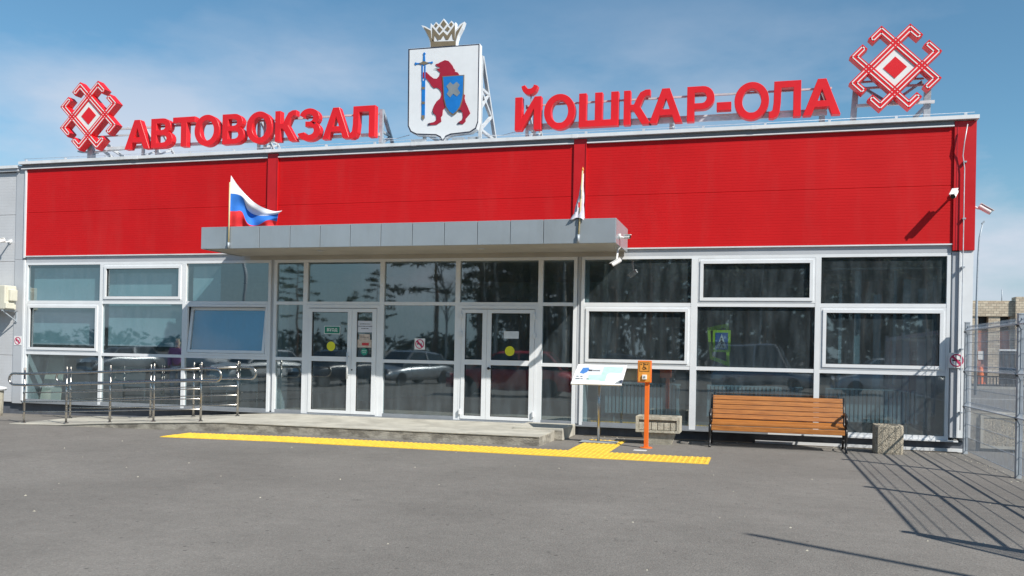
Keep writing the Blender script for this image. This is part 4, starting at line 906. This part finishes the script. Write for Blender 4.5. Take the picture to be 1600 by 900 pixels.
for z in (.08, 1.95): m.bar(ga+Vector((0, 0, z)), gb+Vector((0, 0, z)), .035)
for p in (ga, gb): m.bar(p+Vector((0, 0, .05)), p+Vector((0, 0, 1.97)), .04)
link('gate_frame', m, t2)
m = MB('galv_light')
for k in range(1, 40): p = ga.lerp(gb, k/40); m.bar(p+Vector((0, 0, .1)), p+Vector((0, 0, 1.93)), .005)
for k in range(1, 9): m.bar(ga+Vector((0, 0, .1+k*.2)), gb+Vector((0, 0, .1+k*.2)), .006)
link('mesh_wire', m, t2, kind='stuff')

# ------------------------------------------------------------------ far right: old brick building, road, lamp
BY = 47.8
t = thing('brick_building', 'old pale brick building with pilasters and red infill beyond the fence', 'building', (32, BY, 0))
ztop = 5.25
def bxp(u): return W(u, 520, BY).x
m = MB('brick_pale'); m.box((12, BY+.5, 0), (48, BY+9, ztop-.1)); link('wall', m, t)
m = MB('brick_pale'); m.box((12, BY-.27, 4.35), (bxp(1583), BY+.499, ztop)); m.box((12, BY-.08, ztop), (bxp(1583), BY+.6, ztop+.12)); link('parapet', m, t)
m = MB('brick_pale'); m.box((bxp(1583), BY-.5, 0), (bxp(1600)+.2, BY+.499, ztop+.35)); link('stair_bay', m, t)
pitch = bxp(1561)-bxp(1527); x = bxp(1527)-pitch*8; kk = 0
while x < bxp(1583)-.3 or x < 46:
    if x > bxp(1600)-.3 or x < bxp(1577)+.2:
        ow = bxp(1543)-bxp(1527)
        m = MB('brick_pale'); m.box((x+ow, BY-.20, .0), (min(x+pitch, 48), BY+.49, 4.348)) ; link('pilaster', m, t)
        link('infill_panel', MB('brick_red').box((x, BY+.02, 1.25), (x+ow, BY+.498, 3.45)), t)
        link('window', MB('dark_glass_far').box((x, BY+.36, 3.452), (x+ow, BY+.497, 4.349)), t)
        link('base_wall', MB('brick_red').box((x, BY-.08, 0), (x+ow, BY+.499, 1.248)), t)
    x += pitch
m = MB('white_paint').box((bxp(1529), BY-.03, 1.55), (bxp(1538), BY+.018, 2.1)); link('wall_plate', m, t)
tt = MB('galv').tube([(bxp(1577.5), BY+2, ztop), (bxp(1577.5), BY+2, ztop+1.0)], .03, 6); link('mast', tt, t)
t = thing('dark_gate', 'dark barred metal gate in front of the old brick building', 'gate', (33, 44, 0))
gx0, gx1 = W(1562, 560, 44).x, W(1588, 560, 44).x
m = MB('black_iron'); m.bar((gx0, 44, .1), (gx1, 44, .1), .06); m.bar((gx0, 44, 2.05), (gx1, 44, 2.05), .06); link('gate_frame', m, t)
m = MB('white_metal').box((gx0-.05, 43.95, 2.1), (gx1+.1, 44.05, 2.2)); link('top_rail', m, t); link('sheet_panel', MB('plinth').box((gx0, 44.04, .1), (gx1, 44.07, 1.1)), t)
for k in range(12): link('bar', MB('black_iron').bar((gx0+(gx1-gx0)*k/11, 44, .1), (gx0+(gx1-gx0)*k/11, 44, 2.05), .06), t)
c = W(1532, 590, 46); t = thing('traffic_cone', 'tall orange cone standing by the old brick building', 'cone', (c.x, 46, 0))
link('cone_body', MB('orange_paint').lathe((c.x, 46, .03), [(.26, 0), (.2, .5), (.11, 1.0), (.04, 1.1)], 14), t); link('base', MB('orange_paint').box((c.x-.3, 45.7, 0), (c.x+.3, 46.3, .03)), t)
m = MB('dirt'); m.hexa([(19, 36, 0), (60, 36, 0), (60, 42, 0), (19, 42, 0), (19, 36.5, .12), (60, 36.5, .12), (60, 41.5, .12), (19, 41.5, .12)]); link('verge', m, kind='structure')
m = MB('road_white'); yl = GZ(1560, 624).y; m.box((18.5, yl-.08, -.01), (60, yl+.08, .005)); link('road_line', m, kind='structure')
m = MB('concrete').box((18.4, 35.8, -.1), (60, 35.98, .13)); link('kerb', m, kind='structure')
t = thing('low_fence', 'low dark barred fence along the road in front of the old brick building', 'fence', (35, 36.4, 0))
m = MB('black_iron'); m.box((20, 36.38, .62), (60, 36.42, .68)); m.box((20, 36.38, .14), (60, 36.42, .20)); link('rail', m, t)
m = MB('black_iron')
for k in range(266): m.box((20+k*.15, 36.39, .20), (20.05+k*.15, 36.41, .62))
link('fence_bars', m, t, kind='stuff')
for (u, y) in ((1524.5, 26),):
    b = W(u, 560, y); top = W(u+1.5, 350, y).z
    t = thing('street_lamp', 'slender street lamp rising beside the right corner of the building', 'street lamp', (b.x, y, 0))
    link('pole', MB('galv').tube([(b.x, y, 0), (b.x, y, top*.55), (b.x+.02, y, top*.80), (b.x+.06, y, top*.92), (b.x+.18, y, top)], [.06, .045, .035, .03, .025], 8), t)
    link('lamp_head', MB('galv').hexa([(b.x+.15, y-.06, top-.02), (b.x+.25, y-.06, top+.06), (b.x+.25, y+.06, top+.06), (b.x+.15, y+.06, top-.02), (b.x+.13, y-.06, top+.03), (b.x+.23, y-.06, top+.14), (b.x+.23, y+.06, top+.14), (b.x+.13, y+.06, top+.03)]), t)

rr = random.Random(21); m = MB('cast_stone')
for k in range(260):
    zone = rr.random(); 
    if zone < .45: x, y = rr.uniform(12.2, 18), rr.uniform(-.6, -.02)
    elif zone < .75: x, y = 18.1-abs(rr.gauss(0, .12)), rr.uniform(-9, -.2)
    else: x, y = rr.uniform(3, 17.5), rr.uniform(-11, -3.4)
    q = rr.uniform(.005, .014); z = gz(x); a = rr.uniform(0, 3); c_, s_ = math.cos(a)*q, math.sin(a)*q
    m.add([(x-c_, y-s_, z), (x+s_, y-c_, z), (x+c_, y+s_, z), (x-s_, y+c_, z), (x+q*.2, y, z+q*.8)], [(0, 1, 4), (1, 2, 4), (2, 3, 4), (3, 0, 4)])
link('gravel_grit', m, kind='stuff')
m = MB('dirt')
def ragged(pts_top, pts_bot, z): 
    n = len(pts_top); m.add([(x, y, z+gz(x)) for x, y in pts_top]+[(x, y, z+gz(x)) for x, y in pts_bot], [(i, i+1, n+i+1, n+i) for i in range(n-1)])
xs_ = [12.15+k*.12 for k in range(50)]
ragged([(x, -.12-.06*rr.random()-.03*math.sin(x*5)) for x in xs_], [(x, .03) for x in xs_], .004)
link('dirt_edge', m, kind='stuff')

# ------------------------------------------------------------------ inside the hall
def radiator(x0, x1, label):
    t = thing('radiator', label, 'radiator', ((x0+x1)/2, .3, .3), group='radiators under the windows'); z0, z1 = .38, .93
    m = MB('radiator'); m.box((x0, .30, z0), (x1, .34, z0+.03)); m.box((x0, .30, z1-.03), (x1, .34, z1)); link('header_pipe', m, t)
    m = MB('radiator'); k = x0
    while k < x1-.03: m.box((k, .26, z0+.01), (k+.045, .36, z1-.01)); k += .065
    link('radiator_fin', m, t, kind='stuff')
    m = MB('radiator')
    for x in (x0+.15, x1-.15): m.tube([(x, .32, .19), (x, .32, z0)], .015, 6)
    link('bracket', m, t)
radiator(12.45, 13.75, 'white radiator behind the glass left of the orange call post')
radiator(14.2, 15.75, 'white radiator inside behind the wooden bench')
radiator(16.1, 17.5, 'white radiator inside behind the small square planter')
t = thing('added_strips', 'pale strips added inside the far right windows to mimic reflected bars', 'streaks', (17.2, .7, 1.5))  # added strips shaped as the pale bars reflected in the panes
for x, w_, z0, z1 in ((16.35, .05, .9, 2.7), (16.62, .10, .6, 2.9), (16.93, .12, .5, 2.5), (17.2, .05, 1.0, 2.9), (17.38, .11, .6, 2.75), (17.62, .14, .4, 2.6), (17.80, .06, .5, 2.8)): link('strip', MB('radiator').box((x-w_/2, .70, z0), (x+w_/2, .712, z1)), t)
link('strips_rail', MB('galv').box((16.2, .695, 2.92), (17.9, .717, 2.95)), t)
for (a, b, zb, lab) in ((.22, 2.02, 1.42, 'pale roller blind lowered behind the far left window'), (2.12, 3.98, 1.42, 'pale roller blind lowered behind the second window from the left'), ):
    t = thing('roller_blind', lab, 'blind', ((a+b)/2, .12, 3.1), group='roller blinds'); link('blind_fabric', MB('blind').box((a, .13, zb), (b, .136, 3.0)), t)
    link('blind_bar', MB('white_metal').box((a, .12, zb-.03), (b, .145, zb)), t)
t = thing('roller_blind', 'blue film behind the tilted open window', 'blind', (5.0, .12, 2.3), group='roller blinds'); link('blind_fabric', MB('blue_film').box((4.12, .13, 1.28), (5.88, .136, 2.27)), t)
t = thing('roller_blind', 'short pale blind in the top pane above the tilted window', 'blind', (5.0, .12, 3.0), group='roller blinds'); link('blind_fabric', MB('blind').box((4.12, .13, 2.32), (4.75, .136, 3.02)), t)
for (x, y, lab) in ((1.55, 1.6, 'pale table inside behind the left end of the handrail'), (4.4, 1.5, 'pale table inside below the tilted window')):
    t = thing('waiting_table', lab, 'table', (x, y, .19)); link('table_top', MB('blind').box((x-.6, y-.35, .90), (x+.6, y+.35, .93)), t); link('front_board', MB('blind').box((x-.58, y-.33, .50), (x+.58, y-.31, .898)), t)
    for sx_ in (-1, 1):
        for sy_ in (-1, 1): link('leg', MB('steel').box((x+sx_*.55-.015, y+sy_*.28-.015, .19), (x+sx_*.55+.015, y+sy_*.28+.015, .9)), t)
t = thing('leaning_board', 'pale board leaning inside the lower left window', 'board', (.6, .5, .2)); m = MB('cream_plastic').hexa([(.25, .3, .2), (.78, .3, .2), (.78, .33, .2), (.25, .33, .2), (.22, .75, 1.75), (.52, .75, 1.75), (.52, .78, 1.75), (.22, .78, 1.75)]); link('panel', m, t)

# ------------------------------------------------------------------ what the glass reflects: cars, a person and the wood behind the viewer; signs hung inside instead
def make_car(loc, rz, paint, label, scale=(1, 1, 1), van=False):
    t = thing('parked_car', label, 'car', loc, rz, 'parked cars reflected in the glazing'); t.scale = scale
    Lh, Wd = 2.1, .85; hz = 1.45
    # stations: x, half width low, belt z, roof z, half width roof
    st = [(-2.12, .70, .62, None), (-2.0, .82, .78, None), (-1.5, .86, .90, None), (-1.15, .87, .93, None), (0, .88, .92, None), (.9, .87, .90, None), (1.25, .86, .84, None), (1.8, .82, .72, None), (2.08, .68, .58, None)]
    m = MB(paint); m.smooth = True; vs = []; n = 10
    for x, hw, zb, _ in st:
        lo = .22
        ring = [(-hw*.92, lo), (-hw, lo+.18), (-hw, zb-.18), (-hw*.94, zb-.03), (-hw*.7, zb), (hw*.7, zb), (hw*.94, zb-.03), (hw, zb-.18), (hw, lo+.18), (hw*.92, lo)]
        vs += [(x, y, z) for y, z in ring]
    fs = [(i*n+k, i*n+(k+1) % n, (i+1)*n+(k+1) % n, (i+1)*n+k) for i in range(len(st)-1) for k in range(n)]+[tuple(range(n)), tuple((len(st)-1)*n+k for k in reversed(range(n)))]
    m.add(vs, fs); link('body', m, t, local=True)
    g0, g1 = (-1.75, -1.2) if not van else (-2.0, -1.85); f0, f1 = (.45, 1.15); rz_ = hz if not van else 1.95
    lo = [(g0, .78, .90), (f1, .78, .88)]
    m = MB('car_glass'); m.hexa([(g0, -.76, .88), (f1, -.76, .86), (f1, .76, .86), (g0, .76, .88), (g1, -.60, rz_-.05), (f0, -.60, rz_-.05), (f0, .60, rz_-.05), (g1, .60, rz_-.05)]); link('windows', m, t, local=True)
    m = MB(paint); m.hexa([(g1-.03, -.61, rz_-.06), (f0+.05, -.61, rz_-.06), (f0+.05, .61, rz_-.06), (g1-.03, .61, rz_-.06), (g1+.15, -.5, rz_), (f0-.15, -.5, rz_), (f0-.15, .5, rz_), (g1+.15, .5, rz_)])
    for s in (-1, 1):
        for (xa, xb) in ((g0, g1), (f1, f0), (-.35, -.35)): m.bar((xa, s*.77, .89), (xb, s*.61, rz_-.05), .05)
    link('roof', m, t, local=True)
    for x in (-1.32, 1.32):
        for s in (-1, 1):
            wh = MB('tyre').lathe((x, s*.78, .31), [(.20, -.1), (.31, -.09), (.31, .09), (.20, .1)], 20, (0, 1, 0)); wo_ = link('wheel', wh, t, local=True)
            link('rim', MB('steel').lathe((x, s*.84, .31), [(.19, -.02), (.19, .02), (.05, .035)], 14, (0, s, 0)), wo_, local=True)
    for s in (-1, 1): link('headlight', MB('headlight').bevbox((1.93, s*.62-.16, .55), (2.06, s*.62+.16, .70), .02), t, local=True)
    return t
def mirror_x(u, dist): return W(u, 575, dist).x     # where a thing that far in front of the glazing must stand to be reflected there
for u, dist, rz, paint, van, lab in (
    (800, 13.2, R(175), 'car_red', False, 'red car parked off to the left, reflected in the right hand door'),
    (405, 19, R(112), 'car_white', False, 'white car reflected beneath the tilted window'),
    (525, 18, R(112), 'car_dark', False, 'dark car with bright headlights facing the building, reflected in the left door'),
    (640, 21, R(112), 'car_silver', False, 'silver car reflected between the two doors'),
    (190, 24, R(108), 'car_silver', False, 'silver grey car reflected behind the front handrail'),
    (300, 27, R(184), 'car_white', False, 'distant white car reflected behind the rear handrail'),
    (1195, 23, R(8), 'car_silver', True, 'silver van reflected in the window above the bench'),
    (985, 26, R(5), 'car_dark', False, 'dark estate car reflected behind the orange call post'),
    (1385, 22, R(176), 'car_white', False, 'white car reflected in the far right panes')):
    x = mirror_x(u, dist); make_car((x, -dist, gz(x)), rz, paint, lab, van=van)
t = thing('crossing_sign', 'small square pedestrian crossing sign with bright green border behind the glass above the bench', 'road sign', (14.55, .45, 1.5))  # added inside, where sun brightens it, in place of a reflection
cs = W(1127.5, 533, .45)
m = MB('signal_green').box((cs.x-.15, .462, cs.z-.19), (cs.x+.15, .47, cs.z+.19)); link('backing', m, t)
link('blue_square', MB('sign_blue').box((cs.x-.105, .456, cs.z-.145), (cs.x+.105, .4615, cs.z+.145)), t)
link('white_triangle', MB('white_paint').add([(cs.x-.09, .4545, cs.z-.125), (cs.x+.09, .4545, cs.z-.125), (cs.x, .4545, cs.z+.125)], [(0, 1, 2)]), t)
m = MB('black_matte'); yy = .450
m.tube([(cs.x, yy, cs.z+.02), (cs.x+.005, yy, cs.z-.03), (cs.x+.03, yy, cs.z-.11)], .009, 5); m.tube([(cs.x+.005, yy, cs.z-.03), (cs.x-.03, yy, cs.z-.11)], .009, 5); m.tube([(cs.x-.035, yy, cs.z-.03), (cs.x, yy, cs.z+.01), (cs.x+.035, yy, cs.z-.03)], .006, 5); m.lathe((cs.x, yy, cs.z+.045), [(.012, -.004), (.012, .004)], 10, (0, 1, 0)); link('walking_figure', m, t)
link('hanging_cord', MB('galv').tube([(cs.x, .475, cs.z+.19), (cs.x, .475, 3.25)], .003, 5), t)
t = thing('crossing_sign', 'larger crooked green sign border behind the small crossing sign', 'road sign', (14.4, .6, 1.5))  # second border added indoors for sunlight, standing in for a reflected one
o_ = [W(u, v, .6) for u, v in ((1105, 512), (1139, 505), (1140, 573), (1109, 561))]; i_ = [W(u, v, .6) for u, v in ((1110, 517), (1134, 512), (1135, 565), (1113, 556))]
link('green_border', MB('signal_green').prism([[(p.x, p.z) for p in o_], [(p.x, p.z) for p in i_]], .59, .60), t)
link('hanging_cord', MB('galv').tube([(o_[1].x-.1, .60, o_[1].z-.01), (o_[1].x-.1, .60, 3.25)], .003, 5), t)

# person (reflected at the foot of the second window column)
def person(loc, rz):
    t = thing('person', 'blond person in purple jacket and pale jeans reflected in the glass', 'person', loc, rz)
    def skin(name, vs, es, rad, m, root=0):
        me = bpy.data.meshes.new(name); me.from_pydata(vs, es, []); o = bpy.data.objects.new(name, me); COL.objects.link(o); o.parent = t
        md = o.modifiers.new('s', 'SKIN'); me.skin_vertices.new() if not me.skin_vertices else None
        for i, r in enumerate(rad): me.skin_vertices[0].data[i].radius = r if isinstance(r, tuple) else (r, r)
        me.skin_vertices[0].data[root].use_root = True
        sb = o.modifiers.new('d', 'SUBSURF'); sb.levels = 1; sb.render_levels = 2; me.materials.append(MATS[m]); return o
    vs = [(0,0,.92),(0,0,1.12),(0,.01,1.32),(0,0,1.44),(0,-.01,1.52),(0,-.02,1.60),(0,-.02,1.70),(.17,0,1.38),(.22,.02,1.12),(.20,-.08,.90),(-.17,0,1.38),(-.22,.02,1.12),(-.20,-.08,.90),
          (.10,0,.86),(.11,-.02,.48),(.11,.03,.10),(-.10,0,.86),(-.11,.0,.48),(-.12,.05,.10),(.20,-.10,.82),(-.20,-.10,.82)]
    es = [(0,1),(1,2),(2,3),(3,4),(4,5),(5,6),(2,7),(7,8),(8,9),(2,10),(10,11),(11,12),(0,13),(13,14),(14,15),(0,16),(16,17),(17,18),(9,19),(12,20)]
    rad = [(.15,.10),(.13,.10),(.16,.11),(.07,.06),.05,.078,.07,.06,.045,.032,.06,.045,.032,.085,.06,.04,.085,.06,.04,.03,.03]
    skin('body', vs, es, rad, 'skin')
    skin('jacket', [(0,0,.88),(0,0,1.12),(0,.01,1.32),(0,0,1.43),(.18,0,1.39),(.225,.02,1.12),(.205,-.07,.93),(-.18,0,1.39),(-.225,.02,1.12),(-.205,-.07,.93)], [(0,1),(1,2),(2,3),(2,4),(4,5),(5,6),(2,7),(7,8),(8,9)], [(.18,.13),(.155,.12),(.18,.125),.075,.07,.056,.046,.07,.056,.046], 'purple_cloth')
    skin('jeans', [(0,0,.92),(.10,0,.84),(.11,-.02,.48),(.11,.03,.09),(-.10,0,.84),(-.11,0,.48),(-.12,.05,.09)], [(0,1),(1,2),(2,3),(0,4),(4,5),(5,6)], [(.15,.11),.098,.07,.055,.098,.07,.055], 'pale_jeans')
    skin('hair', [(0,.0,1.60),(0,.01,1.71),(0,.05,1.55)], [(0,1),(0,2)], [.085,.085,.06], 'hair_blond')
    for s in (-1, 1):
        link('shoe', MB('shoe').bevbox((s*.11-.045, -.13, 0), (s*.11+.045, .12, .08), .025), t, local=True)
        for k in range(4): link('finger', MB('skin').tube([(s*.20+(k-1.5)*.016, -.10, .80), (s*.20+(k-1.5)*.017, -.11, .765-.004*abs(k-1.5)), (s*.20+(k-1.5)*.016, -.125, .735)], [.009, .008, .006], 6), t, local=True)
        link('thumb', MB('skin').tube([(s*.17, -.10, .82), (s*.155, -.12, .79), (s*.158, -.13, .765)], [.011, .009, .007], 6), t, local=True)
    link('nose', MB('skin').lathe((0, -.098, 1.635), [(.014, 0), (.004, .022)], 8, (0, -1, -.2)), t, local=True)
    for s in (-1, 1): link('eye', MB('black_matte').lathe((s*.03, -.092, 1.66), [(.008, 0), (.004, .006)], 8, (0, -1, 0)), t, local=True)
    link('mouth', MB('red_print').box((-.02, -.098, 1.593), (.02, -.088, 1.60)), t, local=True)
person((-1.05, -6.6, gz(0)), R(160))

# trees
def leaf_cloud(m, c, r, n, s, rng, flat=.7):
    vs, fs = [], []
    for k in range(n):
        d = Vector((rng.gauss(0, 1), rng.gauss(0, 1), rng.gauss(0, flat))).normalized()*r*rng.random()**.5; p = Vector(c)+Vector((d.x, d.y, d.z*flat))
        a = Vector((rng.gauss(0, 1), rng.gauss(0, 1), rng.gauss(0, 1))).normalized(); b = a.orthogonal().normalized(); q = s*rng.uniform(.5, 1.4); i = len(vs)
        vs += [p-a*q, p+b*q*.5, p+a*q, p-b*q*.5]; fs.append((i, i+1, i+2, i+3))
    m.add(vs, fs)
def pine(seed, H=15):
    rng = random.Random(seed); t = thing('pine_tree', '', 'tree', (0, 0, 0)); lean = rng.uniform(-.3, .3)
    tr = [(lean*(k/8)**2, 0, H*k/8) for k in range(9)]; m = MB('bark_pine').tube(tr, [.19*(1-k/9.5) for k in range(9)], 7)
    lm = MB('needles')
    for k in range(26):
        z = H*(.38+.6*rng.random()); a = rng.uniform(0, 6.28); l = (H-z)*.28+.7+rng.random()*.6; p = Vector((lean*(z/H)**2, 0, z)); q = p+Vector((math.cos(a)*l, math.sin(a)*l, rng.uniform(-.2, .5)))
        m.tube([p, (p+q)/2+Vector((0, 0, .1)), q], [.045, .03, .015], 4); leaf_cloud(lm, q, .75, 60, .18, rng, .5); leaf_cloud(lm, (p+q)/2, .5, 26, .15, rng, .5)
    leaf_cloud(lm, (lean, 0, H), .8, 80, .16, rng, 1)
    link('trunk', m, t, local=True); link('crown', lm, t, local=True); return t
def birch(seed, H=13):
    rng = random.Random(seed); t = thing('birch_tree', '', 'tree', (0, 0, 0)); tr = [(.25*math.sin(k*.6+seed), .1*math.cos(k), H*k/8) for k in range(9)]
    link('trunk', MB('bark_birch').tube(tr, [.14*(1-k/9) for k in range(9)], 7), t, local=True)
    m = MB('twigs')
    for k in range(46):
        f = .25+.72*rng.random(); i = min(7, int(f*8)); p = Vector(tr[i]).lerp(Vector(tr[i+1]), f*8-i); a = rng.uniform(0, 6.28); l = (1-f)*2.4+.6
        q = p+Vector((math.cos(a)*l*.6, math.sin(a)*l*.6, l*.8)); m.tube([p, (p+q)/2, q], [.03, .02, .008], 4)
        for j in range(6):
            s0 = p.lerp(q, rng.uniform(.3, 1)); b = rng.uniform(0, 6.28); m.tube([s0, s0+Vector((math.cos(b)*.4, math.sin(b)*.4, .25)), s0+Vector((math.cos(b)*.6, math.sin(b)*.6, -.05))], [.012, .008, .004], 3)
    link('bare_crown', m, t, local=True); return t
protos = [pine(1), pine(2, 13), birch(3), birch(4, 11), pine(5, 16)]
rng = random.Random(11); pos = []
for k in range(78):
    pos.append((rng.uniform(-9, 46), rng.uniform(-64, -44)))
pos += [(-15.5, -52), (-24, -66), (-33, -70), (-5.0, -48), (-20, -60)]
used = set()
look = {0: 'tall pine', 1: 'shorter pine', 2: 'bare white birch', 3: 'small bare birch', 4: 'tallest pine'}
for k, (x, y) in enumerate(pos):
    i = rng.choice([0, 1, 2, 3, 4, 0, 4]); o = protos[i] if i not in used else copy_tree(protos[i]); used.add(i)
    o.location = (x, y, 0); o.rotation_euler = (0, 0, rng.uniform(0, 6.28)); s = rng.uniform(.85, 1.2) if x > -12 else rng.uniform(.45, .75); o.scale = (s, s, s)
    o['label'] = look[i]+' of the wood across the car park, seen only as reflection'; o['group'] = 'trees reflected in the glazing'
m = MB('needles'); rr = random.Random(5)
for k in range(150): leaf_cloud(m, (rr.uniform(-160, -10), rr.uniform(-150, -120), rr.uniform(0, 3.5)), rr.uniform(1.5, 3), 30, .8, rr, .8)
for k in range(760): m.use(('needles', 'twigs')[k % 2]); leaf_cloud(m, (rr.uniform(-12, 75), rr.uniform(-88, -68), 16.5*rr.random()**.8), rr.uniform(1.2, 2.6), 64, .5, rr, 1.3)
link('far_wood', m, kind='stuff')
m = MB('galv'); m.tube([(-14, -30, 0), (-14, -30, 8.5)], .09, 8); m.tube([(-14, -30, 8.5), (-13, -30, 8.8)], .04, 6); tag(link('lamp_post', m), 'grey lamp post reflected in the upper left panes', 'lamp post')
m = MB('galv').tube([(20.8, -11.4, 0), (20.8, -11.4, 6.2)], .04, 10); tag(link('lamp_post', m), 'grey post outside the right edge casting a thin line on the asphalt', 'lamp post')
print('tris', sum(len(o.data.polygons) for o in bpy.data.objects if o.type == 'MESH'), 'kb')
